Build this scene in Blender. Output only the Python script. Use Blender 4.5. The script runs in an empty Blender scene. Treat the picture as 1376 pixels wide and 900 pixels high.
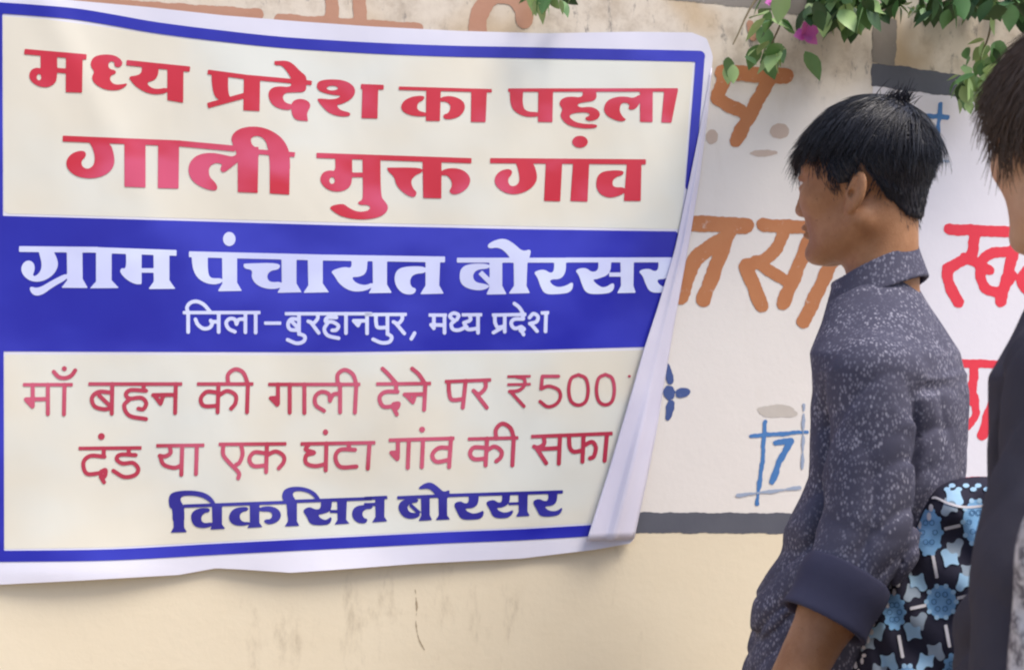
import bpy, bmesh, math, random
import numpy as np
from mathutils import Vector, Matrix
random.seed(7); rng = np.random.default_rng(7)
C = bpy.context.scene.collection
scene = bpy.context.scene
R = math.radians

# ------------------------------------------------------------------ camera, sky, sun, exposure
FPX, D0, YAW = 1400.0, 1.9, R(16.2)
CAM = np.array([0.0, -D0 * math.cos(YAW), 1.35])
cam_data = bpy.data.cameras.new("camera"); cam = bpy.data.objects.new("camera", cam_data); C.objects.link(cam)
cam.location = CAM; cam.rotation_euler = (R(90), 0, -YAW)
cam_data.sensor_width = 36; cam_data.lens = 36 * FPX / 1376
cam_data.clip_start = 0.02; cam_data.clip_end = 500
scene.camera = cam
SUN_EL, SUN_AZ = R(58), R(140)          # azimuth clockwise from +Y
world = bpy.data.worlds.new("World"); scene.world = world; world.use_nodes = True
wn = world.node_tree.nodes; wl = world.node_tree.links
bg = wn["Background"]; sky = wn.new("ShaderNodeTexSky"); sky.sky_type = 'NISHITA'; sky.sun_disc = False
sky.sun_elevation = SUN_EL; sky.sun_rotation = SUN_AZ; sky.air_density = 1.0; sky.dust_density = 2.5
wl.new(sky.outputs[0], bg.inputs[0]); bg.inputs[1].default_value = 0.13
sd = bpy.data.lights.new("sun", 'SUN'); sd.energy = 2.0; sd.angle = R(26); sd.color = (1.0, 0.93, 0.82)
sun = bpy.data.objects.new("sun", sd); C.objects.link(sun)
sdir = Vector((math.sin(SUN_AZ) * math.cos(SUN_EL), math.cos(SUN_AZ) * math.cos(SUN_EL), math.sin(SUN_EL)))
sun.rotation_euler = sdir.to_track_quat('Z', 'Y').to_euler(); sun.location = (3, -4, 6)
vs = scene.view_settings; vs.view_transform = 'Standard'; vs.look = 'None'; vs.gamma = 1; vs.exposure = 0.70
try: vs.use_curve_mapping = False
except Exception: pass

# ------------------------------------------------------------------ helpers
CF = np.array([math.sin(YAW), math.cos(YAW), 0]); CR = np.array([math.cos(YAW), -math.sin(YAW), 0]); CU = np.array([0, 0, 1.0])
def on_wall(P, off=0.0):
    """points measured on the photograph -> points on the plane y = -off in front of the wall"""
    P = np.asarray(P, float); u = (P[..., 0] - 688) / FPX; v = (450 - P[..., 1]) / FPX
    d = CF + u[..., None] * CR + v[..., None] * CU
    t = (-np.asarray(off) - CAM[1]) / d[..., 1]
    return CAM + d * t[..., None]
def at_depth(x, y, dep):
    return CAM + dep * (CF + (x - 688) / FPX * CR + (450 - y) / FPX * CU)

def link(name, verts, faces, mats, parent=None, smooth=True, midx=None):
    me = bpy.data.meshes.new(name)
    me.from_pydata([tuple(map(float, v)) for v in verts], [], [tuple(int(i) for i in f) for f in faces])
    for m in (mats if isinstance(mats, (list, tuple)) else [mats]): me.materials.append(m)
    if midx is not None: me.polygons.foreach_set('material_index', np.asarray(midx, np.int32))
    me.polygons.foreach_set('use_smooth', [smooth] * len(me.polygons)); me.update()
    o = bpy.data.objects.new(name, me); C.objects.link(o)
    if parent: o.parent = parent
    return o
def tag(o, label=None, cat=None, group=None, kind=None):
    if label: o['label'] = label
    if cat: o['category'] = cat
    if group: o['group'] = group
    if kind: o['kind'] = kind
    return o
def empty(name, loc, rz=0):
    o = bpy.data.objects.new(name, None); C.objects.link(o); o.location = loc; o.rotation_euler = (0, 0, rz)
    o.empty_display_size = 0.1; return o

# node helper
class Mat:
    def __init__(s, name, rough=0.7, spec=0.3, col=None):
        s.m = bpy.data.materials.new(name); s.m.use_nodes = True
        s.n = s.m.node_tree.nodes; s.l = s.m.node_tree.links; s.b = s.n["Principled BSDF"]
        s.b.inputs['Roughness'].default_value = rough; s.b.inputs['Specular IOR Level'].default_value = spec
        if col: s.b.inputs['Base Color'].default_value = (*col, 1)
        s.tc = s.n.new("ShaderNodeTexCoord")
    def inp(s, sock, v):
        if hasattr(v, 'links'): s.l.new(v, sock)
        elif isinstance(v, (tuple, list)) and len(v) == 3 and sock.type == 'RGBA': sock.default_value = (*v, 1)
        else: sock.default_value = v
    def obj(s): return s.tc.outputs['Object']
    def noise(s, scale, detail=4, rough=0.5, vec=None, dist=0.0):
        t = s.n.new("ShaderNodeTexNoise"); t.inputs['Scale'].default_value = scale; t.inputs['Detail'].default_value = detail
        t.inputs['Roughness'].default_value = rough; t.inputs['Distortion'].default_value = dist
        s.l.new(vec if vec is not None else s.obj(), t.inputs['Vector']); return t.outputs['Fac']
    def voronoi(s, scale, vec=None, feature='F1', rnd=1.0):
        t = s.n.new("ShaderNodeTexVoronoi"); t.inputs['Scale'].default_value = scale; t.feature = feature; t.inputs['Randomness'].default_value = rnd
        s.l.new(vec if vec is not None else s.obj(), t.inputs['Vector']); return t.outputs['Distance']
    def mapping(s, sc=(1, 1, 1), rot=(0, 0, 0), vec=None):
        t = s.n.new("ShaderNodeMapping"); t.inputs['Scale'].default_value = sc; t.inputs['Rotation'].default_value = rot
        s.l.new(vec if vec is not None else s.obj(), t.inputs['Vector']); return t.outputs[0]
    def math(s, op, a, b=0.5, clamp=False):
        t = s.n.new("ShaderNodeMath"); t.operation = op; t.use_clamp = clamp; s.inp(t.inputs[0], a); s.inp(t.inputs[1], b); return t.outputs[0]
    def ramp(s, fac, lo, hi):     # smooth 0..1
        t = s.n.new("ShaderNodeMapRange"); t.interpolation_type = 'SMOOTHSTEP'; s.inp(t.inputs['Value'], fac)
        t.inputs['From Min'].default_value = lo; t.inputs['From Max'].default_value = hi; return t.outputs[0]
    def mix(s, fac, a, b, blend='MIX'):
        t = s.n.new("ShaderNodeMix"); t.data_type = 'RGBA'; t.blend_type = blend
        s.inp(t.inputs['Factor'], fac); s.inp(t.inputs[6], a); s.inp(t.inputs[7], b); return t.outputs[2]
    def sep(s):
        t = s.n.new("ShaderNodeSeparateXYZ"); s.l.new(s.obj(), t.inputs[0]); return t.outputs
    def color(s, c): s.inp(s.b.inputs['Base Color'], c); return s
    def bump(s, h, strength=0.3, dist=0.01):
        t = s.n.new("ShaderNodeBump"); t.inputs['Strength'].default_value = strength; t.inputs['Distance'].default_value = dist
        s.l.new(h, t.inputs['Height']); s.l.new(t.outputs[0], s.b.inputs['Normal']); return s

# ---- 2D signed shapes -> clean outlines (marching squares)
def chaikin(p, n=2):
    p = np.asarray(p, float)
    for _ in range(n):
        q = np.roll(p, -1, 0); a = 0.75 * p + 0.25 * q; b = 0.25 * p + 0.75 * q
        p = np.empty((2 * len(a), 2)); p[0::2] = a; p[1::2] = b
    return p
def catmull(p, n=6, closed=False):
    p = np.asarray(p, float)
    if len(p) < 3: return p
    q = np.vstack([2 * p[0] - p[1], p, 2 * p[-1] - p[-2]]); out = []
    for i in range(1, len(q) - 2):
        for t in np.arange(n) / n:
            a, b, c, d = q[i - 1], q[i], q[i + 1], q[i + 2]
            out.append(0.5 * (2 * b + (c - a) * t + (2 * a - 5 * b + 4 * c - d) * t * t + (3 * b - a - 3 * c + d) * t ** 3))
    out.append(p[-1]); return np.array(out)
def sd_poly(X, Y, P):
    P = np.asarray(P, float); d = np.full(X.shape, 1e18); s = np.ones(X.shape); n = len(P)
    for i in range(n):
        a = P[i]; b = P[i - 1]; ex, ey = b - a; wx, wy = X - a[0], Y - a[1]
        t = np.clip((wx * ex + wy * ey) / max(ex * ex + ey * ey, 1e-12), 0, 1)
        d = np.minimum(d, (wx - ex * t) ** 2 + (wy - ey * t) ** 2)
        c1 = Y >= a[1]; c2 = Y < b[1]; c3 = ex * wy > ey * wx
        s = np.where((c1 & c2 & c3) | (~c1 & ~c2 & ~c3), -s, s)
    return s * np.sqrt(d)
def sd_chain(X, Y, P, r):
    P = np.asarray(P, float); r = np.broadcast_to(r, (len(P),)); d = np.full(X.shape, 1e9)
    for i in range(len(P) - 1):
        a, b = P[i], P[i + 1]; ex, ey = b - a; wx, wy = X - a[0], Y - a[1]
        t = np.clip((wx * ex + wy * ey) / max(ex * ex + ey * ey, 1e-12), 0, 1)
        d = np.minimum(d, np.hypot(wx - ex * t, wy - ey * t) - (r[i] + (r[i + 1] - r[i]) * t))
    return d
def nums(s): return np.array([[float(v) for v in t.split(',')] for t in s.split()])
def shapes_sdf(X, Y, items, T, hw):
    """items: lines 'kind coords' in the crop frame T=(x0,y0,k)"""
    x0, y0, k = T; D = np.full(X.shape, 1e9); holes = []
    for it in items:
        kind, rest = it.split(' ', 1); opt = None
        if '|' in rest: rest, o = rest.split('|'); opt = float(o)
        if kind == 'e' or kind == 'n':
            cx, cy, rx, ry = nums(rest)[0]; px, py = (X - x0) * k - cx, (Y - y0) * k - cy
            q = np.sqrt((px / rx) ** 2 + (py / ry) ** 2); d = (q - 1) * min(rx, ry) / k
            if kind == 'n': holes.append(d)
            else: D = np.minimum(D, d)
            continue
        P = nums(rest) / k + np.array([x0, y0]); w = (opt if opt is not None else hw) / k
        if kind == 'q': d = sd_poly(X, Y, chaikin(P))
        elif kind == 'p': d = sd_poly(X, Y, P)
        elif kind == 'b':
            a, b = P; t = (b - a) / np.hypot(*(b - a)); nn = np.array([-t[1], t[0]]) * w
            d = sd_poly(X, Y, [a - nn, b - nn, b + nn, a + nn])
        elif kind == 'k': d = sd_chain(X, Y, P, w)
        elif kind == 'c': d = sd_chain(X, Y, catmull(P), w)
        elif kind == 'o':
            pass
        D = np.minimum(D, d)
    for h in holes: D = np.maximum(D, -h)
    return D
def mesh_sdf(fn, bbox, step):
    x0, y0, x1, y1 = bbox; xs = np.arange(x0, x1 + step, step); ys = np.arange(y0, y1 + step, step)
    X, Y = np.meshgrid(xs, ys); D = fn(X, Y); D = np.where(np.abs(D) < 1e-6, 1e-6, D)
    ins = D < 0; verts = []; faces = []; vk = {}; ek = {}
    def V(i, j):
        r = vk.get((i, j))
        if r is None: r = vk[(i, j)] = len(verts); verts.append((xs[i], ys[j]))
        return r
    def E(i, j, a, b):
        key = (i, j, a, b) if (i, j) < (a, b) else (a, b, i, j); r = ek.get(key)
        if r is None:
            t = D[j, i] / (D[j, i] - D[b, a]); r = ek[key] = len(verts)
            verts.append((xs[i] + t * (xs[a] - xs[i]), ys[j] + t * (ys[b] - ys[j])))
        return r
    act = ins[:-1, :-1] | ins[1:, :-1] | ins[:-1, 1:] | ins[1:, 1:]
    for j, i in np.argwhere(act):
        cs = [(i, j), (i + 1, j), (i + 1, j + 1), (i, j + 1)]; f = []
        for q in range(4):
            a, b = cs[q], cs[(q + 1) % 4]; ia, ib = ins[a[1], a[0]], ins[b[1], b[0]]
            if ia: f.append(V(*a))
            if ia != ib: f.append(E(*a, *b))
        if len(f) >= 3: faces.append(f)
    return np.array(verts), faces
def flat_shape(items, T, hw, surf, step=1.0, rag=0):
    """2D shapes in photo units -> mesh verts on a surface function, faces"""
    x0, y0, k = T; pts = []
    for it in items:
        kind, rest = it.split(' ', 1); o = hw
        if '|' in rest: rest, o = rest.split('|'); o = float(o)
        P = nums(rest)
        if kind in 'en': P = np.array([[P[0][0] - P[0][2], P[0][1] - P[0][3]], [P[0][0] + P[0][2], P[0][1] + P[0][3]]])
        pad = o if kind in 'kcb' else 0
        pts += [P / k + [x0, y0] - pad / k, P / k + [x0, y0] + pad / k]
    P = np.vstack(pts); lo = P.min(0) - 3 * step - 4; hi = P.max(0) + 3 * step + 4
    fn = lambda X, Y: shapes_sdf(X, Y, items, T, hw)
    v, f = mesh_sdf(ragged(fn, rag) if rag else fn, (*lo, *hi), step)
    return surf(v), f
def merge(parts):
    vs_, fs_, n = [], [], 0
    for v, f in parts:
        vs_.append(np.asarray(v)); fs_ += [[i + n for i in q] for q in f]; n += len(v)
    return np.vstack(vs_), fs_

# ---- 3D signed shapes -> skin (surface nets)
def nets(fn, lo, hi, h):
    lo = np.asarray(lo, float); hi = np.asarray(hi, float); n = np.ceil((hi - lo) / h).astype(int) + 1
    ax = [lo[i] + h * np.arange(n[i]) for i in range(3)]
    X, Y, Z = np.meshgrid(*ax, indexing='ij'); F = fn(X, Y, Z).astype(np.float32); F[F == 0] = 1e-7
    S = F < 0; nx, ny, nz = n - 1
    cnt = sum(S[a:a + nx, b:b + ny, c:c + nz].astype(np.int8) for a in (0, 1) for b in (0, 1) for c in (0, 1))
    act = (cnt > 0) & (cnt < 8); idx = -np.ones(act.shape, np.int64); cells = np.argwhere(act); idx[act] = np.arange(len(cells))
    acc = np.zeros((len(cells), 3)); num = np.zeros(len(cells))
    corners = [(a, b, c) for a in (0, 1) for b in (0, 1) for c in (0, 1)]
    for p in corners:
        for axn in range(3):
            if p[axn] == 1: continue
            q = list(p); q[axn] = 1
            fa = F[tuple((cells + p).T)]; fb = F[tuple((cells + q).T)]; m = (fa < 0) != (fb < 0)
            t = np.where(m, fa / np.where(m, fa - fb, 1), 0)
            pt = np.array(p, float) + np.outer(t, np.array(q) - np.array(p)); acc[m] += pt[m]; num[m] += 1
    verts = lo + h * (cells + acc / num[:, None]); faces = []
    for axn in range(3):
        u, w = (axn + 1) % 3, (axn + 2) % 3
        A = np.moveaxis(S, [axn, u, w], [0, 1, 2]); I = np.moveaxis(idx, [axn, u, w], [0, 1, 2])
        chg = A[:-1, 1:-1, 1:-1] != A[1:, 1:-1, 1:-1]; e = np.argwhere(chg)
        if not len(e): continue
        i, j, k = e[:, 0], e[:, 1] + 1, e[:, 2] + 1
        q = np.stack([I[i, j - 1, k - 1], I[i, j, k - 1], I[i, j, k], I[i, j - 1, k]], 1)
        fl = A[i, j, k]; q = np.where(fl[:, None], q, q[:, ::-1]); faces.append(q)
    return verts, np.vstack(faces)
def ell(X, Y, Z, c, r):
    px, py, pz = X - c[0], Y - c[1], Z - c[2]
    k0 = np.sqrt((px / r[0]) ** 2 + (py / r[1]) ** 2 + (pz / r[2]) ** 2); k1 = np.sqrt((px / r[0] ** 2) ** 2 + (py / r[1] ** 2) ** 2 + (pz / r[2] ** 2) ** 2)
    return k0 * (k0 - 1) / np.maximum(k1, 1e-9)
def cone(X, Y, Z, a, b, ra, rb):
    a = np.asarray(a, float); b = np.asarray(b, float); e = b - a; px, py, pz = X - a[0], Y - a[1], Z - a[2]
    t = np.clip((px * e[0] + py * e[1] + pz * e[2]) / max(e @ e, 1e-12), 0, 1)
    return np.sqrt((px - e[0] * t) ** 2 + (py - e[1] * t) ** 2 + (pz - e[2] * t) ** 2) - (ra + (rb - ra) * t)
def smin(a, b, k):
    h = np.clip(0.5 + 0.5 * (b - a) / k, 0, 1); return b + (a - b) * h - k * h * (1 - h)
def smax(a, b, k): return -smin(-a, -b, k)
def loft(X, Y, Z, tab, yc=0.0):
    tab = sorted(tab); z = np.array([t[0] for t in tab]); a, b, c = (np.interp(Z, z, [t[i] for t in tab]) for i in (1, 2, 3))
    k = (np.abs((X - c) / a) ** 2.3 + np.abs((Y - yc) / b) ** 2.3) ** (1 / 2.3)
    d = (k - 1) * np.minimum(a, b); return np.maximum(d, np.maximum(z[0] - Z, Z - z[-1]))

# ------------------------------------------------------------------ materials
def wall_z(y, x=857): return float(on_wall(np.array([x, y]))[2])
Z_CREAM = wall_z(715); Z_ROUGH = wall_z(120, 1000)
m = Mat('wall_plaster', 0.85, 0.15); zz = m.sep()[2]; nz = m.noise(5, 5)
cream = m.mix(m.noise(2.2, 6, 0.6), (0.74, 0.63, 0.46), (0.81, 0.73, 0.58))
cream = m.mix(m.ramp(m.noise(9, 6, 0.7, m.mapping((1, 1, 0.35))), 0.56, 0.75), cream, (0.50, 0.42, 0.31))
white = m.mix(m.noise(3, 5, 0.6), (0.72, 0.68, 0.66), (0.82, 0.78, 0.75))
stain = m.ramp(m.noise(7, 6, 0.65, m.mapping((1, 1, 0.25))), 0.55, 0.8)
white = m.mix(m.math('MULTIPLY', stain, 0.5), white, (0.55, 0.48, 0.40))
rough_ = m.mix(m.ramp(m.noise(14, 7, 0.7), 0.30, 0.58), (0.48, 0.41, 0.34), (0.68, 0.61, 0.53))
rough_ = m.mix(m.ramp(m.noise(38, 6, 0.75, m.mapping((1, 1, 0.4))), 0.56, 0.68), rough_, (0.24, 0.22, 0.21))
rough_ = m.mix(m.ramp(m.noise(3.1, 3, 0.5), 0.5, 0.66), rough_, (0.55, 0.42, 0.28))
zed = m.math('ADD', zz, m.math('MULTIPLY', m.math('SUBTRACT', nz, 0.5), 0.16))
colr = m.mix(m.ramp(zz, Z_CREAM - .002, Z_CREAM + .002), cream, white)
colr = m.mix(m.ramp(zed, Z_ROUGH - .03, Z_ROUGH + .05), colr, rough_)
crack = m.voronoi(1.3, m.mapping((1, 1, .5)), 'DISTANCE_TO_EDGE')
m.color(colr); m.bump(m.math('ADD', m.noise(60, 6, 0.65), m.math('MULTIPLY', m.noise(9, 4), 1.5)), 0.16, 0.004)
M_WALL = m.m
def paint(name, c1, c2, wear=0.60, sc=40, rough=0.6):
    p = Mat(name, rough, 0.25); c = p.mix(p.noise(14, 4), c1, c2)
    c = p.mix(p.ramp(p.noise(sc, 5, 0.7), wear, wear + .12), c, tuple(min(1, v * 0.6 + 0.25) for v in c2)); p.color(c)
    p.bump(p.noise(80, 4), 0.2, 0.002); return p.m
M_BROWN = paint('brown_wall_paint', (0.43, 0.15, 0.06), (0.53, 0.235, 0.11))
M_FADED = paint('faded_brown_wall_paint', (0.42, 0.20, 0.13), (0.50, 0.29, 0.21), 0.64)
M_SMEAR = paint('brown_smear_paint', (0.50, 0.38, 0.32), (0.60, 0.50, 0.44), 0.6)
M_GREY = paint('grey_smear_paint', (0.50, 0.45, 0.41), (0.60, 0.56, 0.52), 0.6)
M_WBLUE = paint('blue_wall_paint', (0.05, 0.16, 0.42), (0.09, 0.24, 0.55), 0.62)
M_NAVY = paint('navy_wall_paint', (0.05, 0.08, 0.25), (0.08, 0.13, 0.33), 0.64)
M_WTHIN = paint('thin_blue_grey_paint', (0.25, 0.32, 0.48), (0.40, 0.46, 0.58), 0.60)
M_WRED = paint('red_wall_paint', (0.72, 0.035, 0.07), (0.78, 0.06, 0.09), 0.70)
M_SLATE = paint('slate_wall_paint', (0.085, 0.09, 0.12), (0.13, 0.135, 0.165), 0.66)
M_POST = paint('grey_brown_wall_paint', (0.20, 0.18, 0.165), (0.27, 0.24, 0.22), 0.62)
def vinyl(name, c1, c2, rough=0.38, sc=2.0, lo=.4, hi=.65):
    p = Mat(name, rough, 0.45); c = p.mix(p.ramp(p.noise(sc, 3, 0.5, p.mapping((1, 1, 1.6), (0, R(35), 0))), lo, hi), c1, c2)
    p.color(c); p.bump(p.math('ADD', p.noise(5.5, 3, 0.5, p.mapping((1, 1, .6), (0, R(30), 0))), p.math('MULTIPLY', p.noise(16, 2, 0.5, p.mapping((1, 1, .4), (0, R(-25), 0))), 0.25)), 0.35, 0.014)
    p.inp(p.b.inputs['Roughness'], p.math('ADD', p.math('MULTIPLY', p.noise(3, 3), 0.3), rough - .15)); return p.m
M_VWHITE = vinyl('vinyl_white', (0.66, 0.66, 0.80), (0.74, 0.73, 0.84))
M_VBACK = vinyl('vinyl_back', (0.60, 0.58, 0.74), (0.68, 0.66, 0.80))
M_VCREAM = vinyl('vinyl_cream_print', (0.71, 0.675, 0.585), (0.69, 0.71, 0.68), sc=2.4)
M_VBLUE = vinyl('vinyl_blue_print', (0.012, 0.014, 0.36), (0.035, 0.042, 0.50), sc=3.0)
M_VRED = vinyl('vinyl_red_print', (0.54, 0.020, 0.045), (0.63, 0.085, 0.18), sc=4.0, lo=.48, hi=.68)  # pink patches mixed into the ink colour imitate glare on the letters
M_VROSE = vinyl('vinyl_thin_red_print', (0.44, 0.035, 0.075), (0.56, 0.10, 0.18), sc=4.0)
M_VTEXT = vinyl('vinyl_white_print', (0.58, 0.62, 0.92), (0.66, 0.72, 0.95), sc=4)
M_VINDIGO = vinyl('vinyl_indigo_print', (0.022, 0.018, 0.26), (0.045, 0.045, 0.36), sc=4)

# ------------------------------------------------------------------ setting: ground and wall
gm = Mat('dusty_ground', 0.95, 0.1); gm.color(gm.mix(gm.noise(3, 8, 0.65), (0.25, 0.19, 0.13), (0.36, 0.29, 0.21))); gm.bump(gm.noise(30, 6), 0.5, 0.02)
S = 150
tag(link('ground', [(-S, -S, 0), (S, -S, 0), (S, S, 0), (-S, S, 0)], [(0, 1, 2, 3)], gm.m), kind='structure')

wall_top = float(on_wall(np.array([1000., -95.]))[2])
bm = bmesh.new()
def bx(bm, lo, hi, bev=0.0):
    r = bmesh.ops.create_cube(bm, size=1); vs_ = r['verts']
    for v in vs_:
        v.co = Vector([(lo[i] + hi[i]) / 2 + v.co[i] * (hi[i] - lo[i]) for i in range(3)])
    if bev: bmesh.ops.bevel(bm, geom=list({e for v in vs_ for e in v.link_edges}), offset=bev, segments=2, affect='EDGES')
bx(bm, (-6, 0, 0), (7, 0.23, wall_top))
me = bpy.data.meshes.new('boundary_wall'); bm.to_mesh(me); bm.free(); me.materials.append(M_WALL)
wall = bpy.data.objects.new('boundary_wall', me); C.objects.link(wall)
tag(wall, 'plastered wall with hand painted brown, blue and red lettering above a cream base', 'wall')
bm = bmesh.new(); bx(bm, (-6.05, -0.03, wall_top + .001), (7.05, 0.26, wall_top + 0.07), 0.008)
me = bpy.data.meshes.new('coping'); bm.to_mesh(me); bm.free(); me.materials.append(M_POST)
o = bpy.data.objects.new('coping', me); C.objects.link(o); o.parent = wall

PX = (0, 0, 1)
def wsurf(off): return lambda v: on_wall(v, off)
def ragged(fn, amp):
    def g(X, Y): return fn(X, Y) + amp * (np.sin(X * .17 + 2.1 * np.sin(Y * .13)) * .5 + np.sin(Y * .23 + 1.7 * np.sin(X * .11) + 1) * .5 + np.sin(X * .71 - Y * .43) * .25 + np.sin(X * .39 + Y * .83) * .2)
    return g
def wallpaint(name, items, T, hw, mat, off=0.0006, step=1.5, label=None):
    v, f = flat_shape(items, T, hw, wsurf(off), step, 0.9); o = link(name, v, f, mat, wall, smooth=False)
    if label: o['label'] = label
    return o
M_PANEL = paint('cool_white_wall_paint', (0.72, 0.70, 0.78), (0.78, 0.76, 0.84), 0.68)
wallpaint('painted_panel', ['p 1173,112 1230,122 1290,130 1460,158 1460,690 1180,690'], PX, 0, M_PANEL, 0.0004, 4)
wallpaint('painted_band', ['p 700,687 1600,692 1600,719 700,715'], PX, 0, M_SLATE, label='dark grey painted band above the cream base')
wallpaint('painted_band', ['p 820,-32 840,-6 1020,12 1172,36 1172,2'], PX, 0, M_POST, label='dark painted band along the top of the brown lettering')
wallpaint('painted_frame', ['p 1171,85 1204,88 1440,125 1440,158 1290,131 1225,123 1171,116'], PX, 0, M_SLATE, label='dark painted frame over the white panel')
wallpaint('painted_post', ['p 1173,22 1206,26 1203,90 1172,84'], PX, 0, M_POST, 0.0010)
Sx = (880, 60, 2.25)
wallpaint('painted_letter', ['k 205,85 395,95|24', 'c 215,92 192,150 200,170 262,202|21', 'k 348,100 246,288|21'], Sx, 20, M_BROWN, 0.0010)
wallpaint('painted_letter', ['k 112,540 275,548|24', 'k 228,556 146,772|22', 'c 205,590 130,640 98,700 80,762|24'], Sx, 20, M_BROWN, 0.0010)
wallpaint('painted_letter', ['k 328,545 500,556|20', 'c 392,556 372,610 330,652 272,668|19', 'k 275,668 322,788|22', 'k 305,655 392,712|18', 'k 478,565 388,782|21', 'k 500,556 600,562|20', 'k 578,565 450,838|21'], Sx, 20, M_BROWN, 0.0010)
wallpaint('painted_letter', ['k 60,2 345,21|9', 'k 375,26 562,38|7', 'k 446,-30 446,30|9', 'k 482,-30 484,34|9', 'k 150,-40 150,10|9'], PX, 9, M_FADED, 0.0010)
wallpaint('painted_letter', ['c 642,46 644,20 662,-4 690,-4 703,12 705,26|12', 'k 1008,32 1012,50|5'], PX, 9, M_FADED, 0.0010)
wallpaint('paint_smear', ['e 172,278,17,22', 'e 378,262,28,24', 'e 330,328,38,10'], Sx, 10, M_SMEAR, 0.0006)
U7 = (780, 440, 3.0)
wallpaint('paint_smear', ['e 790,335,76,26', 'e 840,345,40,16'], U7, 5, M_GREY, 0.0006)
wallpaint('painted_flower', ['q 334,132 356,142 384,224 346,232', 'e 358,262,25,28', 'q 382,244 426,240 446,260 426,280 382,282', 'q 354,292 382,294 370,370 344,376 340,340', 'e 318,262,12,19', 'q 0,0 1,0 1,1'][:5], U7, 5, M_NAVY, 0.0010)
wallpaint('painted_number', ['k 744,380 734,540 711,708|8', 'k 688,436 915,420|8', 'k 786,465 852,455|11', 'k 846,460 800,545 773,622|13'], U7, 8, M_WBLUE, 0.0010)
wallpaint('painted_line', ['k 901,312 895,570|5', 'k 632,676 885,645|6'], U7, 5, M_WTHIN, 0.0014)
wallpaint('painted_mark', ['k 1264,140 1256,212|3', 'k 1228,155 1273,158|3.4', 'k 1236,158 1232,180|3'], PX, 3, M_WBLUE, 0.0010)
wallpaint('painted_line', ['k 1238,214 1274,217|2.4'], PX, 3, M_WTHIN, 0.0014)
U8 = (860, 0, 2.0)
wallpaint('painted_letter', ['k 832,616 1100,628|15', 'c 900,625 896,668 880,692 826,722|15', 'c 826,722 830,760 856,812|15', 'k 872,690 940,725|13', 'c 1000,675 950,680 915,712 925,770 965,782 1000,740|14', 'k 1018,630 968,812|15', 'c 1100,700 1040,725 1030,770 1080,790|14', 'k 1120,640 1080,812|15'], U8, 14, M_WRED, 0.0010)
U9 = (1220, 270, 2.308)
wallpaint('painted_letter', ['k 150,503 420,510|13', 'k 205,515 200,620|14', 'c 205,600 210,660 185,700|12', 'k 300,515 232,725|17', 'k 400,515 330,730|16'], U9, 12, M_WRED, 0.0010)
wallpaint('painted_line', ['k 120,868 400,872|14'], U9, 12, M_WRED, 0.0010)

M_CRACK = paint('crack_dirt', (0.36, 0.28, 0.19), (0.46, 0.37, 0.26), 0.55)
wallpaint('crack', ['c 558,792 560,815 559,838 563,858 570,872|0.7'], PX, 1, M_CRACK, 0.0004, 0.6)

# ------------------------------------------------------------------ banner
def bulge(v):
    x, y = v[..., 0], v[..., 1]
    h = 0.009 + 0.0022 * np.sin(x / 95 + y / 170) + 0.0018 * np.sin(x / 41 - y / 88 + 1.3) + 0.0009 * np.sin(x / 23 + y / 31)
    h += 0.004 * np.exp(-((x - 0.62 * (900 - y) - 480) / 46) ** 2) + 0.003 * np.exp(-((x + 0.45 * y - 1010) / 34) ** 2)
    h += 0.003 * np.exp(-((x - 60 - 0.5 * y) / 26) ** 2) * np.exp(-(y / 260) ** 2)
    low = np.clip((y - 640) / 130, 0, 1); h += low ** 2 * (0.008 + 0.006 * np.sin(x / 60.0))
    return h
def bsurf(off): return lambda v: on_wall(v, bulge(v) + off)
outline = nums('-45,-16 100,1 200,10 300,21 400,29 500,36 620,42 730,45 850,43 930,44 950,52 958,75 952,150 940,240 927,320 907,430 895,500 882,580 869,645 854,715 850,729 800,738 700,750 560,757 440,766 390,769 330,765 290,763 240,772 100,780 0,785 -45,787')
def sheet(fn, bb, step, thick):
    v, f = mesh_sdf(fn, bb, step); n = len(v); E = set()
    for q in f:
        for k in range(len(q)): E.add((q[k], q[(k + 1) % len(q)]))
    F, B = bsurf(0)(v), bsurf(-thick)(v); V = [F, B]; rim = []; m_ = 2 * n
    for (a, b) in E:
        if (b, a) not in E: V.append(np.array([F[b], F[a], B[a], B[b]])); rim.append((m_, m_ + 1, m_ + 2, m_ + 3)); m_ += 4
    return np.vstack(V), f + [[i + n for i in q][::-1] for q in f] + rim, len(rim)
v, f, nr = sheet(lambda X, Y: sd_poly(X, Y, outline), (-60, -25, 970, 800), 6, 0.0005)
banner = link('banner', v, f, M_VWHITE, smooth=False)
banner.data.polygons.foreach_set('use_smooth', [True] * (len(f) - nr) + [False] * nr)
tag(banner, 'large white vinyl banner with red and blue Hindi print taped to the wall', 'banner')
def print_part(name, items, T, hw, mat, off, step=1.2, label=None):
    v, f = flat_shape(items, T, hw, bsurf(off), step); o = link(name, v, f, mat, banner)
    if label: o['label'] = label
    return o
print_part('printed_panel', ['p 4,22 60,26 150,38 250,53 350,63 500,73 700,80 932,83 926,150 920,240 915,308 700,304 460,299 5,287'], PX, 0, M_VCREAM, 0.0003, 5, 'upper cream printed panel')
print_part('printed_panel', ['p 6,476 440,477 600,475 720,474 870,470 800,702 700,708 460,719 300,727 150,735 6,737'], PX, 0, M_VCREAM, 0.0003, 5, 'lower cream printed panel')
print_part('blue_border', ['c 0,11 43,14 100,19 150,27 200,36 250,43 300,49 344,54 400,59 500,65 600,69 700,71 800,73 940,76|7.5', 'c 941,76 937,130 932,190 927,250|6',
    'b -1,8 0,290|4', 'b 0,290 1,750|4.5', 'c 0,747 150,745 300,737 460,729 600,722 700,718 820,711|7.5'], PX, 7, M_VBLUE, 0.0009, 1.6)
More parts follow.
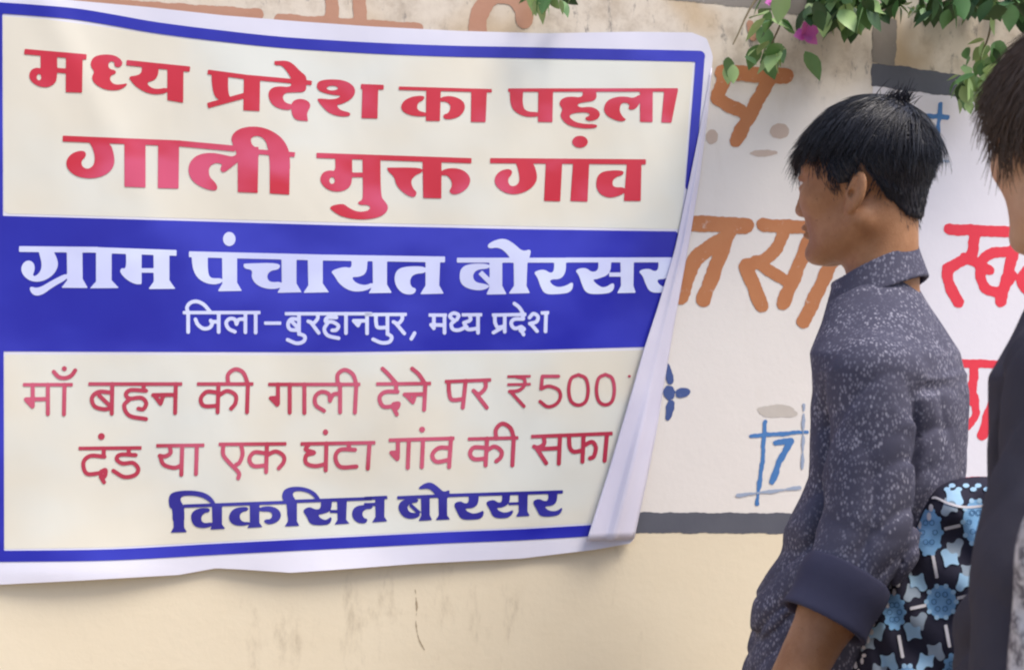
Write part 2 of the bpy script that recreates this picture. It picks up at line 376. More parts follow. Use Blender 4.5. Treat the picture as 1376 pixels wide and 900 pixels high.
print_part('blue_band', ['p 0,290 150,294 460,303 700,308 912,311 890,400 868,466 720,470 600,471 440,473 0,472'], PX, 0, M_VBLUE, 0.0006, 4)

def lettering(words, hw, mat, label, step=1.1, off=0.0012):
    v, f = merge([flat_shape(items, T, h if h else hw, bsurf(off), step) for T, items, h in words])
    o = link('lettering', v, f, mat, banner); o['label'] = label; return o
L1 = [((20, 50, 5.504), ['b 70,108 530,148|20', 'q 190,100 190,100 312,112 312,112 314,310 288,352 235,376 170,364 118,328 102,282 122,240 158,226 190,232 190,232', 'n 178,297,17,24', 'b 300,245 385,252|18', 'p 378,125 502,136 497,412 376,408',
   'q 560,185 585,145 650,128 735,133 785,165 800,200 770,228 735,218 738,185 705,178 688,205 700,238 745,245 748,272 712,282 700,315 730,350 780,352 842,340 800,382 740,397 665,390 592,350 565,300 590,258 562,220',
   'b 825,190 1295,238|20', 'p 1128,212 1247,226 1245,487 1128,467', 'q 938,195 938,195 1064,210 1064,210 1060,285 1030,322 972,335 1000,372 1050,387 1130,372 1132,410 1060,427 980,417 900,372 862,330 838,292 905,285 940,262'], 0),
  ((270, 70, 5.504), ['b 50,148 350,188|17', 'b 348,187 820,230|17', 'q 78,145 78,145 202,160 202,160 200,300 222,348 160,362 105,340 82,260', 'b 50,397 325,322|20', 'p 318,180 438,190 434,438 314,432',
   'q 494,315 515,270 570,253 668,262 668,215 668,215 778,222 778,222 780,298 680,300 620,303 602,340 625,378 690,392 665,432 590,424 522,390', 'q 665,375 720,343 792,358 815,400 782,450 792,512 792,512 700,506 672,460',
   'q 543,68 543,68 645,64 695,100 730,140 782,180 780,235 680,225 660,180 620,122 590,98 543,100', 'q 855,240 878,212 960,201 1065,210 1130,250 1145,300 1112,352 1040,387 1000,392 1030,432 1108,448 1100,478 1020,478 945,452 895,402 868,365 858,345 905,345 950,352 1010,345 1040,322 980,320 895,300 860,275', 'n 972,268,42,17',
   'p 1195,250 1312,255 1306,493 1188,490', 'b 1183,255 1352,262|18'], 0),
  ((520, 90, 3.44), ['b 55,99 485,111|8', 'p 182,100 249,102 245,251 180,250', 'q 62,187 78,155 120,136 175,133 170,155 142,165 138,202 185,213 185,230 120,228 78,212', 'q 246,140 300,133 352,155 364,190 342,227 300,243 262,242 260,220 285,215 297,180 275,160 246,162', 'p 390,108 462,110 456,256 388,255',
   'b 560,108 1345,107|8', 'q 568,106 568,106 630,108 630,108 626,172 640,207 708,210 708,230 640,233 588,207 570,170', 'p 700,108 768,108 765,256 698,255',
   'q 905,108 905,108 967,108 967,108 970,157 900,165 878,175 890,189 950,183 988,210 978,242 930,254 912,235 940,225 930,210 870,212 838,225 860,250 900,264 975,265 968,285 890,285 828,267 798,225 814,195 796,175 803,150 840,136 905,143',
   'q 1002,187 1018,155 1060,138 1110,138 1140,146 1174,124 1172,165 1146,200 1112,196 1126,172 1085,163 1073,200 1090,233 1110,245 1080,255 1032,237 1007,215', 'p 1170,108 1229,108 1228,256 1170,255', 'p 1282,105 1346,106 1315,259 1268,257'], 0)]
L2 = [((80, 165, 4.3), ['b 18,92 700,120|17', 'b 690,120 1015,150|17', 'b 1130,167 1360,185|14', 'q 155,95 155,95 290,105 320,200 312,262 260,308 180,325 98,312 45,270 36,220 68,178 120,160 152,168 152,197 125,220 130,255 165,270 200,245 205,190 185,130', 'p 375,105 497,112 497,375 375,370', 'p 570,115 691,120 688,381 568,378',
   'q 742,282 752,225 800,183 880,172 960,188 1000,198 1035,175 1040,220 1000,252 945,294 925,265 945,240 900,230 863,255 863,310 900,345 915,375 900,396 828,378 766,338', 'p 1030,140 1150,140 1145,406 1030,401',
   'q 1000,125 990,80 1028,38 1110,19 1202,33 1283,83 1324,150 1332,210 1332,300 1215,300 1215,220 1205,150 1190,100 1150,73 1103,85 1110,130 1150,150 1152,220 1028,220 1020,160', 'p 1215,220 1331,220 1328,416 1215,409'], 0),
  ((410, 175, 5.733), ['b 88,195 1282,236|20', 'q 232,195 232,195 362,202 362,202 364,402 332,453 260,478 178,463 126,415 114,370 138,323 190,308 235,318', 'n 208,388,21,26', 'b 350,345 450,345|18',
   'q 442,205 442,205 580,212 580,212 583,510 612,545 644,590 622,643 550,678 430,691 298,673 222,632 178,588 292,562 332,595 400,630 482,624 507,592 480,575 420,577 402,555 442,540 446,480',
   'q 630,290 640,288 902,288 905,325 850,345 813,390 830,450 865,480 840,524 768,493 702,427 688,360 640,318', 'p 905,222 1051,228 1050,526 910,523', 'q 1048,308 1130,289 1212,303 1269,350 1274,410 1232,468 1150,502 1105,475 1135,430 1125,380 1090,345 1048,352'], 0),
  ((650, 175, 5.733), ['b 50,235 1250,245|20', 'q 240,230 240,230 372,230 412,330 408,402 350,463 250,499 158,483 91,430 81,370 118,318 180,297 218,308 218,342 185,375 195,425 235,435 275,405 275,340 255,270', 'p 480,236 606,236 590,549 465,545', 'p 690,236 814,238 800,551 668,546', 'e 742,90,60,46',
   'q 866,400 878,348 930,312 1078,308 1078,345 1020,360 988,395 1000,442 1088,438 1088,482 1050,503 980,524 908,503 870,455', 'p 1105,240 1216,240 1210,546 1080,545'], 0)]
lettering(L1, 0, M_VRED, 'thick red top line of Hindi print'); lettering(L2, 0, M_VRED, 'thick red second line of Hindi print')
L3 = [((20, 305, 5.733), ['b 32,170 640,176|22', 'b 636,178 1245,200|22', 'q 180,165 180,165 290,172 333,260 328,322 282,383 200,424 118,418 60,370 45,315 72,268 110,255 148,278 154,330 135,375 160,380 200,340 208,280 190,215', 'q 116,455 180,475 290,408 405,352 405,402 300,457 210,524 148,530 116,492',
   'p 400,178 520,178 522,400 562,470 358,468 403,410', 'p 625,185 745,188 745,410 802,470 578,472 625,420', 'q 856,195 856,195 976,202 976,202 976,440 976,440 930,442 868,412 810,355 815,314 858,325', 'b 965,335 1080,335|17', 'p 1068,200 1190,205 1190,410 1237,476 1028,478 1070,420'], 0),
  ((250, 305, 3.822), ['b 15,140 700,157|15', 'b 698,157 1330,167|15', 'q 28,140 28,140 111,143 111,143 112,240 130,265 188,262 188,287 130,298 66,272 34,220', 'p 185,145 262,148 262,285 287,328 163,330 187,290', 'e 222,62,32,36',
   'q 295,190 300,188 482,183 482,217 430,225 413,255 430,285 494,280 494,312 430,321 366,302 334,260 343,220 298,214', 'p 490,155 567,156 567,290 594,335 468,338 492,300', 'p 625,160 702,161 702,290 734,335 603,338 628,300',
   'q 850,168 850,168 932,173 932,173 927,238 890,257 848,256 870,287 920,301 958,284 958,312 900,333 838,328 786,292 762,250 740,226 812,203 850,213', 'p 958,162 1032,163 1032,295 1057,338 938,340 960,300',
   'q 1068,262 1083,218 1130,202 1234,202 1234,236 1170,241 1149,270 1155,308 1184,316 1172,346 1118,346 1081,312', 'p 1230,165 1305,166 1300,300 1324,342 1203,345 1230,300'], 0),
  ((600, 305, 4.3), ['b 60,192 700,192|14', 'b 690,191 1320,190|14', 'q 74,292 82,238 130,212 250,212 250,240 175,245 149,280 165,320 230,330 255,345 200,369 128,358 86,332', 'b 195,262 258,325|15', 'p 248,192 322,192 322,340 347,388 230,390 250,345', 'p 388,196 468,196 462,340 482,382 358,385 390,340',
   'q 236,100 290,72 342,67 392,98 440,143 488,126 484,165 464,210 386,210 348,150 300,116 243,127', 'q 622,188 622,188 690,188 690,188 690,262 660,302 598,302 600,325 640,350 690,340 735,312 724,378 640,389 566,388 541,340 526,290 500,260 562,242 600,268 622,255',
   'q 878,188 878,188 952,188 952,188 947,272 870,302 843,302 865,330 910,355 972,314 964,378 880,389 806,384 781,330 766,280 740,248 802,232 840,263 878,250', 'b 940,275 1010,275|12', 'p 1005,190 1082,190 1080,340 1094,380 986,382 1008,340',
   'q 1225,188 1225,188 1300,188 1300,188 1300,262 1270,300 1215,302 1225,330 1260,350 1300,330 1300,370 1240,380 1176,378 1150,330 1136,285 1105,253 1167,238 1202,258 1225,245'], 0)]
lettering(L3, 0, M_VTEXT, 'thick white Hindi print on the blue band')
L4 = [((240, 395, 5.292), ['b 30,132 582,132|12', 'k 68,132 68,270', 'c 68,132 60,95 85,62 130,53 180,76 224,126', 'c 120,180 138,218 178,246 222,238 240,205 228,188', 'k 232,197 285,197', 'k 285,135 285,270', 'c 400,268 356,246 338,205 362,176 398,180 412,214', 'c 412,214 428,182 475,178', 'k 475,135 475,272', 'k 548,135 548,274', 'b 608,207 730,207|12',
    'b 755,140 1376,140|12', 'c 852,180 800,178 778,215 795,252 852,256', 'k 802,192 850,242', 'k 856,140 856,285', 'c 856,282 896,300 890,335 840,350 775,325', 'c 988,140 988,175 958,206 922,194', 'k 938,198 996,276', 'k 1116,140 1116,166', 'c 1122,167 1060,167 1046,195 1096,199 1136,225 1122,255 1092,258', 'c 1058,208 1036,250 1062,295 1138,314', 'k 1190,140 1190,278', 'k 1245,190 1340,190', 'k 1250,196 1276,224', 'k 1276,224 1290,194', 'k 1340,140 1340,280'], 13),
   ((490, 395, 5.292), ['b 0,146 300,145|12', 'k 80,146 80,200', 'c 80,192 92,236 155,238', 'k 162,146 162,285', 'c 162,282 192,305 176,340 120,346 60,322', 'c 266,146 266,180 238,210 205,198', 'k 218,204 282,280', 'k 355,278 332,318', 'b 455,150 585,150|12', 'k 492,150 492,235', 'k 472,218 568,222', 'k 474,220 492,244', 'k 568,150 568,276',
    'c 655,182 668,150 632,136 606,158 638,190', 'c 640,192 616,214 628,250 670,256 725,232', 'b 690,148 836,147|12', 'c 745,150 752,184 708,204', 'c 706,204 732,250 805,244', 'k 806,150 806,276', 'b 905,150 1150,145|12', 'k 926,150 926,205', 'c 926,200 945,235 992,230', 'k 916,274 990,232', 'k 996,150 996,268',
    'k 1126,145 1126,174', 'c 1128,177 1062,180 1042,210 1066,244 1114,232', 'c 1114,232 1134,250 1108,260', 'k 1112,254 1130,288', 'c 1065,68 1100,96 1128,142', 'c 1172,168 1200,140 1232,160 1222,196 1174,210', 'k 1182,212 1226,264', 'b 1252,135 1312,132|12', 'k 1290,135 1286,266'], 13)]
lettering(L4, 12, M_VTEXT, 'thin white Hindi print on the blue band', 0.9)
L5 = [((20, 485, 4.17), ['b 45,132 325,132|10', 'k 100,132 100,252', 'k 62,214 185,212', 'k 64,218 98,254', 'k 185,132 185,296', 'k 278,132 275,298', 'c 218,60 245,88 280,95 315,82 338,52', 'e 277,42,14,14', 'b 412,128 938,128|10', 'c 540,176 470,172 432,205 447,253 500,269 540,262', 'k 472,192 535,252', 'k 546,128 543,294',
     'k 722,130 722,162', 'c 735,166 650,162 622,185 642,209 708,205 736,235 720,268 692,266', 'c 642,214 612,250 642,305 735,324', 'k 902,128 898,290', 'k 775,190 897,188', 'k 785,196 816,238', 'k 816,238 832,194', 'b 1020,128 1337,128|10', 'c 1136,176 1075,172 1042,210 1060,250 1136,250', 'k 1141,128 1136,286', 'c 1141,192 1190,167 1236,190 1236,235 1212,266', 'k 1306,128 1301,286', 'c 1195,125 1195,75 1235,46 1280,65 1306,128'], 11.5),
   ((340, 485, 4.17), ['b 85,130 602,130|10', 'k 140,130 140,238', 'k 100,207 140,205', 'k 105,212 136,244', 'k 206,130 206,288', 'k 288,130 288,290', 'c 398,278 352,245 350,197 385,172 425,185 432,222', 'c 432,220 450,187 487,182', 'k 488,130 488,286', 'c 476,130 475,75 515,49 560,75 579,130', 'k 579,130 571,288',
     'b 690,128 998,125|10', 'k 802,128 802,166', 'c 810,171 740,173 709,205 730,253 790,252', 'c 788,240 816,238 806,264 788,264', 'k 788,262 806,298', 'c 726,42 760,75 804,126', 'k 966,128 959,272', 'k 850,187 960,185', 'k 860,192 896,230', 'k 896,230 908,190', 'c 892,42 930,75 964,126', 'b 1075,115 1335,105|10', 'k 1096,115 1098,170', 'c 1097,160 1112,214 1178,213', 'k 1192,110 1176,260', 'c 1302,108 1302,150 1266,184 1236,166', 'k 1244,174 1310,260'], 11.5),
   ((580, 485, 4.914), ['b 500,102 655,100|9', 'b 500,155 655,152|9', 'c 560,102 612,118 610,165 570,195 515,200', 'k 525,205 610,298', 'k 838,100 732,100', 'k 732,100 723,182', 'c 723,182 775,165 838,190 850,240 820,285 765,300 716,266', 'c 970,90 1018,115 1034,190 1018,265 970,290 922,265 906,190 922,115 970,90', 'c 1148,88 1192,113 1207,188 1192,263 1148,288 1104,263 1089,188 1104,113 1148,88', 'e 1306,100,10,9'], 11.5)]
lettering(L5, 11.5, M_VROSE, 'thin red Hindi line with the 500 rupee amount', 0.9)
L6 = [((90, 565, 4.17), ['b 65,155 418,152|10', 'k 206,155 206,196', 'c 210,201 130,197 92,235 112,296 192,292', 'c 192,284 216,276 212,310 190,316', 'k 190,314 208,344', 'e 193,88,19,19', 'k 346,155 346,186', 'c 385,192 300,190 279,215 312,239 370,236 400,270 380,304 320,314 260,280', 'b 500,140 770,137|10', 'c 576,142 580,180 550,199 520,196', 'c 522,197 542,245 600,263 640,250', 'k 646,140 641,302', 'k 728,140 723,298',
     'b 850,132 1230,129|10', 'c 876,135 876,190 910,235 962,290 960,322', 'c 976,135 984,185 968,232 948,246', 'c 1112,182 1050,177 1022,215 1046,253 1112,250', 'k 1121,130 1116,287', 'c 1121,192 1170,172 1212,195 1215,230 1187,266'], 11.5),
   ((390, 565, 3.058), ['b 42,95 350,90|7.5', 'c 78,95 64,118 98,131 66,142 66,174 102,186 145,178', 'k 149,93 146,203', 'e 145,47,11,12', 'k 241,92 241,118', 'c 266,119 206,119 186,150 206,189 272,188', 'k 326,92 319,196', 'b 405,80 675,72|7.5', 'k 443,80 442,152', 'k 416,131 443,130', 'k 419,136 440,157', 'k 488,78 483,193', 'k 546,76 541,190', 'e 542,36,12,12', 'c 652,111 610,112 584,140 601,168 654,160', 'k 661,72 653,190',
     'b 730,75 938,70|7', 'c 803,111 755,110 739,135 756,157 803,155', 'k 809,73 803,183', 'c 809,121 840,106 868,125 865,150 847,166', 'k 919,70 913,183', 'c 846,72 846,35 872,12 905,30 919,70', 'b 990,65 1325,52|7.5', 'c 1042,65 1043,95 1018,110 1002,106', 'k 1012,112 1052,174', 'k 1030,116 1106,112', 'k 1109,62 1104,176', 'c 1146,60 1149,108 1166,127 1202,121', 'k 1206,58 1201,168', 'c 1206,102 1240,87 1256,110 1248,146 1232,154', 'k 1302,55 1292,164'], 8.6)]
lettering(L6, 11, M_VROSE, 'thin red lower line of Hindi print', 0.9)
L7 = [((220, 645, 4.914), ['b 130,170 830,144|11', 'b 870,138 1376,120|11', 'q 30,112 56,77 150,65 242,72 304,98 345,150 325,162 270,117 200,100 120,102 108,130 130,165 137,200 137,290 58,290 58,184 38,184', 'p 62,170 135,170 135,310 154,342 46,345 65,310', 'q 176,240 192,203 240,182 304,182 304,210 265,215 244,250 260,285 324,274 324,302 260,318 197,303', 'p 318,156 385,153 385,290 407,320 306,325 322,290',
     'q 426,245 447,198 490,177 559,175 559,199 510,210 499,245 520,275 569,274 569,292 500,303 447,287', 'p 568,150 632,147 632,280 652,308 550,315 570,285', 'q 630,178 700,167 758,188 779,230 758,272 700,294 660,277 668,257 705,257 720,230 705,205 630,206',
     'q 780,95 797,57 860,39 942,47 1004,78 1040,132 1015,138 970,87 910,70 860,72 850,100 877,135 877,280 818,280 813,142 786,132', 'p 820,150 880,148 880,270 897,300 798,305 820,270', 'q 1038,124 1038,124 1112,121 1112,121 1107,202 1050,222 1018,226 1035,250 1070,265 1112,234 1103,288 1040,298 966,292 946,240 914,198 962,172 1000,193 1038,188', 'b 1098,205 1150,205|10', 'p 1145,123 1210,120 1205,260 1227,285 1128,292 1148,260',
     'q 1241,215 1258,178 1300,162 1380,162 1380,187 1330,190 1309,215 1320,250 1349,253 1337,284 1288,284 1251,256'], 0),
   ((490, 645, 4.914), ['b -4,119 150,112|11', 'b -4,160 75,158|11', 'p 70,115 132,112 130,240 150,270 48,278 72,240', 'b 215,115 560,100|11', 'b 556,99 1310,76|11', 'q 218,180 237,138 280,122 354,119 354,146 300,150 279,180 300,215 364,214 364,242 300,258 247,237', 'b 300,160 364,218|12', 'p 372,106 430,104 430,230 447,262 356,268 374,230', 'p 488,101 545,98 545,230 564,258 468,262 490,230', 'q 354,48 400,17 442,12 492,48 520,78 564,61 558,95 548,122 484,124 458,80 420,52 363,61',
     'q 688,88 688,88 754,85 754,85 752,153 720,183 663,186 670,200 710,220 750,215 791,194 779,253 700,261 636,257 611,210 585,153 632,135 660,153 688,148', 'q 908,84 908,84 962,82 962,82 957,153 910,180 868,181 890,205 935,215 991,189 963,243 900,253 846,242 826,190 795,143 852,125 880,148 908,143', 'b 950,155 1020,152|9', 'p 1015,83 1078,81 1075,205 1092,235 998,240 1018,205', 'q 1213,79 1213,79 1274,76 1274,76 1270,143 1240,168 1188,171 1200,190 1235,205 1275,200 1311,172 1293,228 1220,241 1156,237 1136,190 1105,138 1152,119 1185,138 1213,133'], 0)]
lettering(L7, 0, M_VINDIGO, 'thick dark blue bottom line of Hindi print')
# the right edge folded over towards us
FL = nums('955,92 948,135 927,240 907,335 883,415 865,470 842,550 817,635 788,727'); FR = nums('957,92 951,150 940,240 927,320 907,430 895,500 882,580 869,645 852,724')
n = 60; tt = np.linspace(0, 1, n)
def along(P): 
    Y = np.linspace(P[0, 1], P[-1, 1], n); return np.stack([np.interp(Y, P[:, 1], P[:, 0]), Y], 1)
a, b = along(FL), along(FR); vv = []; ff = []; K = 14
for i in range(n):
    for j in range(K + 1):
        s = j / K; p = b[i] * (1 - s) + a[i] * s
        wid = np.hypot(*(b[i] - a[i])) / 60
        h = bulge(p) + 0.0005 + wid * (0.010 * math.sin(min(s * 2.4, 1) * math.pi / 2) + 0.004 * s + 0.010 * math.exp(-((s - 0.45) / 0.10) ** 2) * (.35 + math.sin(i / 11.0) ** 2) + 0.002 * math.sin(i / 4.0 + s * 5))
        vv.append(on_wall(p, h))
for i in range(n - 1):
    for j in range(K): ff.append((i * (K + 1) + j, (i + 1) * (K + 1) + j, (i + 1) * (K + 1) + j + 1, i * (K + 1) + j + 1))
fl = link('folded_edge', vv, ff, M_VBACK, banner)
sol = fl.modifiers.new('thickness', 'SOLIDIFY'); sol.thickness = 0.0005

# ------------------------------------------------------------------ people
def skin_mat(name, c1, c2):
    p = Mat(name, 0.5, 0.35); p.color(p.mix(p.ramp(p.noise(160, 3, 0.7), .62, .8), p.mix(p.ramp(p.noise(16, 5, 0.65), .35, .65), c1, c2), tuple(v * .6 for v in c1))); p.b.inputs['Subsurface Weight'].default_value = 0.08
    p.b.inputs['Subsurface Radius'].default_value = (0.012, 0.005, 0.003); p.bump(p.math('ADD', p.noise(420, 3), p.math('MULTIPLY', p.noise(70, 3), .6)), 0.22, 0.003); return p.m
M_SKIN = skin_mat('warm_brown_skin', (0.33, 0.15, 0.07), (0.43, 0.215, 0.11))
M_SKIN2 = skin_mat('tan_skin', (0.60, 0.34, 0.20), (0.68, 0.42, 0.26))
def hair_mat(name, c1, c2):
    p = Mat(name, 0.42, 0.5); p.color(p.mix(p.noise(120, 3), c1, c2)); return p.m
M_HAIR = hair_mat('black_hair', (0.010, 0.010, 0.016), (0.026, 0.027, 0.042))
M_HAIR2 = hair_mat('dark_brown_hair', (0.06, 0.040, 0.033), (0.17, 0.12, 0.098))
p = Mat('speckled_slate_cotton', 0.85, 0.15)
base = p.mix(p.noise(9, 4), (0.058, 0.058, 0.096), (0.112, 0.109, 0.156))
v1 = p.voronoi(250, p.mapping((1, 1, .6))); v2 = p.voronoi(185, p.mapping((1, 1, .55), (0, 0.4, 0.3)))
clump = p.ramp(p.noise(26, 4, 0.65), 0.36, 0.60)
sp = p.math('MULTIPLY', p.math('SUBTRACT', 1.0, p.ramp(v1, 0.22, 0.48)), clump)
sp2 = p.math('MULTIPLY', p.math('SUBTRACT', 1.0, p.ramp(v2, 0.15, 0.36)), p.ramp(p.noise(30, 2), 0.46, 0.56))
c = p.mix(p.math('MULTIPLY', sp, 0.75), base, (0.30, 0.295, 0.38)); c = p.mix(p.math('MULTIPLY', sp2, 0.7), c, (0.42, 0.41, 0.50))
p.color(c); p.bump(p.math('ADD', p.noise(45, 4), p.math('MULTIPLY', p.noise(500, 2), 0.3)), 0.25, 0.004); M_SHIRT = p.m
p = Mat('plain_navy_cotton', 0.85, 0.15); p.color(p.mix(p.noise(14, 4), (0.045, 0.045, 0.085), (0.07, 0.07, 0.115))); p.bump(p.noise(40, 4), 0.3, 0.004); M_CUFF = p.m
p = Mat('charcoal_cotton', 0.88, 0.15); p.color(p.mix(p.noise(10, 5), (0.048, 0.045, 0.062), (0.075, 0.07, 0.09))); p.bump(p.noise(30, 5), 0.3, 0.005); M_CHAR = p.m
p = Mat('dark_denim', 0.9, 0.1); p.color(p.mix(p.noise(60, 4), (0.03, 0.035, 0.06), (0.06, 0.065, 0.10))); M_DENIM = p.m
p = Mat('shoe_leather', 0.5, 0.4); p.color(p.mix(p.noise(20, 3), (0.04, 0.03, 0.025), (0.07, 0.05, 0.04))); M_SHOE = p.m
M_EYE = Mat('eye_white', 0.2, 0.5, (0.7, 0.66, 0.62)).m; M_IRIS = Mat('dark_iris', 0.2, 0.5, (0.02, 0.012, 0.008)).m

CR_C, CR_R = np.array([0.000, 0, 0.030]), np.array([0.087, 0.075, 0.084])
def head_sdf(X, Y, Z):
    aY = np.abs(Y)
    d = ell(X, Y, Z, CR_C, CR_R)
    d = smin(d, ell(X, Y, Z, (0.040, 0, -0.025), (0.056, 0.056, 0.078)), 0.03)
    d = smin(d, cone(X, aY, Z, (-0.012, 0.052, -0.058), (0.062, 0.016, -0.098), 0.020, 0.018), 0.03)
    d = smin(d, ell(X, Y, Z, (0.078, 0, -0.099), (0.018, 0.024, 0.016)), 0.014)          # chin
    d = smin(d, ell(X, aY, Z, (0.062, 0.036, -0.020), (0.023, 0.021, 0.019)), 0.02)       # cheekbone
    d = smin(d, cone(X, aY, Z, (0.088, 0.010, 0.028), (0.070, 0.046, 0.026), 0.010, 0.009), 0.014)  # brow
    d = smax(d, -ell(X, aY, Z, (0.101, 0.031, 0.006), (0.014, 0.016, 0.011)), 0.012)      # eye socket
    lid = np.minimum(ell(X, aY, Z, (0.078, 0.031, 0.0125), (0.0150, 0.017, 0.0085)), ell(X, aY, Z, (0.078, 0.031, -0.003), (0.0140, 0.016, 0.0075)))
    d = smin(d, lid, 0.004)
    d = smin(d, cone(X, Y, Z, (0.090, 0, 0.014), (0.104, 0, -0.030), 0.008, 0.011), 0.012)   # nose
    d = smin(d, ell(X, aY, Z, (0.094, 0.011, -0.034), (0.011, 0.008, 0.008)), 0.006)
    d = smin(d, ell(X, Y, Z, (0.091, 0, -0.059), (0.010, 0.021, 0.0065)), 0.006)         # lips
    d = smin(d, ell(X, Y, Z, (0.089, 0, -0.070), (0.010, 0.018, 0.0065)), 0.006)
    d = smax(d, -cone(X, aY, Z, (0.101, 0, -0.0645), (0.087, 0.022, -0.065), 0.0018, 0.0012), 0.003)
    d = smin(d, cone(X, Y, Z, (-0.014, 0, -0.055), (-0.020, 0, -0.20), 0.044, 0.048), 0.03)  # neck
    d = smin(d, cone(X, Y, Z, (-0.034, 0, -0.03), (-0.028, 0, -0.17), 0.034, 0.038), 0.025)
    # ears: rim, bowl, lobe
    ex, ey, ez = -0.014, 0.074, -0.020
    th = 0.28; ks = 0.86; U = ((X - ex) * math.cos(th) + (Z - ez) * math.sin(th)) / ks; W = (-(X - ex) * math.sin(th) + (Z - ez) * math.cos(th)) / ks
    V = (aY - ey) / ks + 0.36 * U 
    e_ = ell(U, V, W, (-0.003, 0.0, 0.0), (0.0185, 0.0085, 0.033))
    e_ = smax(e_, -ell(U, V, W, (0.001, 0.010, 0.003), (0.0115, 0.0095, 0.0225)), 0.003)
    e_ = smin(e_, cone(U, V, W, (-0.004, 0.003, 0.016), (-0.006, 0.003, -0.012), 0.003, 0.003), 0.004)
    e_ = smin(e_, ell(U, V, W, (0.013, 0.001, -0.006), (0.005, 0.005, 0.007)), 0.004)
    e_ = smax(e_, -ell(U, V, W, (0.006, 0.004, -0.004), (0.005, 0.009, 0.007)), 0.003)
    e_ = smin(e_, ell(U, V, W, (0.004, -0.001, -0.027), (0.009, 0.0055, 0.010)), 0.005)
    return smin(d, e_ * ks, 0.006)
def hand_sdf(X, Y, Z, w, fwd, side, nrm):
    """w wrist; fwd along the hand; side towards the thumb; nrm palm normal"""
    w, fwd, side, nrm = (np.asarray(q, float) for q in (w, fwd, side, nrm)); P = lambda a, b, c: w + a * fwd + b * side + c * nrm
    d = cone(X, Y, Z, P(0, 0.004, 0), P(0.078, 0.018, 0), 0.019, 0.013)
    d = smin(d, cone(X, Y, Z, P(0, -0.004, 0), P(0.074, -0.02, 0), 0.019, 0.012), 0.012)
    for b, l in ((0.030, 0.068), (0.010, 0.077), (-0.010, 0.071), (-0.029, 0.055)):
        a0, a1 = P(0.080, b, 0), P(0.080 + l * .48, b * 1.08, 0.010); a2 = P(0.080 + l * .78, b * 1.1, 0.026); a3 = P(0.080 + l * .9, b * 1.1, 0.042)
        for q0, q1, r0, r1 in ((a0, a1, .0092, .0085), (a1, a2, .0085, .0078), (a2, a3, .0078, .0068)): d = smin(d, cone(X, Y, Z, q0, q1, r0, r1), 0.004)
    t0, t1, t2 = P(0.018, 0.020, 0.004), P(0.055, 0.048, 0.018), P(0.082, 0.052, 0.028)
    d = smin(d, cone(X, Y, Z, t0, t1, 0.014, 0.0105), 0.01); return smin(d, cone(X, Y, Z, t1, t2, 0.0105, 0.008), 0.005)
def unit(v): v = np.asarray(v, float); return v / np.linalg.norm(v)

def hair_strands(roots, nrm, flow, length, lift, gravity, seg=7, r0=0.0007, clear=0.004, curl=0.012, keep=0.45, hug=0.0):
    hug = np.broadcast_to(hug, (len(roots),))
    N = len(roots); P = roots.copy(); d = flow * (1 - lift)[:, None] + nrm * lift[:, None]; d /= np.linalg.norm(d, axis=1)[:, None]
    path = [P.copy()]; ph = rng.uniform(0, 6.28, N)
    for s in range(seg):
        d = d + flow * keep * 0.3 + np.array([0, 0, -1]) * gravity[:, None] + rng.normal(0, 0.05, (N, 3)); d /= np.linalg.norm(d, axis=1)[:, None]
        P = P + d * (length / seg)[:, None]
        gn = (P - CR_C) / CR_R ** 2; gn /= np.linalg.norm(gn, axis=1)[:, None]; out = (d * gn).sum(1); d = d - gn * (np.maximum(out - .06, 0) * hug)[:, None]
        q = (P - CR_C) / (CR_R + clear); r = np.linalg.norm(q, axis=1); ins = r < 1
        P[ins] = CR_C + (q[ins] / r[ins, None]) * (CR_R + clear)
        path.append(P.copy())
    path = np.stack(path, 1); wob = np.stack([np.sin(ph + 2), np.cos(ph), np.sin(ph)], 1)
    path += wob[:, None, :] * (np.linspace(0, 1, seg + 1) ** 2)[None, :, None] * (length * curl / 0.1)[:, None, None]
    return path
def strand_mesh(path, r0):
    N, M, _ = path.shape; t = np.gradient(path, axis=1); t /= np.maximum(np.linalg.norm(t, axis=2, keepdims=True), 1e-9)
    up = np.array([0.3, 0.9, 0.2]); a = np.cross(t, up); a /= np.maximum(np.linalg.norm(a, axis=2, keepdims=True), 1e-9); b = np.cross(t, a)
    rad = r0 * (1 - np.linspace(0, 1, M) ** 2 * 0.85)
    ring = [path + (a * math.cos(q) + b * math.sin(q)) * rad[None, :, None] for q in (0, 2.094, 4.189)]
    V = np.stack(ring, 2).reshape(-1, 3); idx = np.arange(N * M * 3).reshape(N, M, 3); F = []
    for k in range(3):
        k2 = (k + 1) % 3; F.append(np.stack([idx[:, :-1, k], idx[:, :-1, k2], idx[:, 1:, k2], idx[:, 1:, k]], -1).reshape(-1, 4))
    return V, np.vstack(F).tolist()
def hairline(x, side, low, temple=0.0):
    """lowest z covered with hair at forward position x (head frame)"""
    xs = [-0.12, -0.09, -0.066, -0.046, -0.034, -0.022, -0.002, 0.014, 0.032, 0.050, 0.070, 0.09]
    zs = [-0.068, -0.070, -0.060, -0.032, 0.000, 0.014, -0.012 - low, -0.014 - low, 0.030 - low - temple, 0.052 - temple, 0.066, 0.080]
    return np.interp(x, xs, zs)
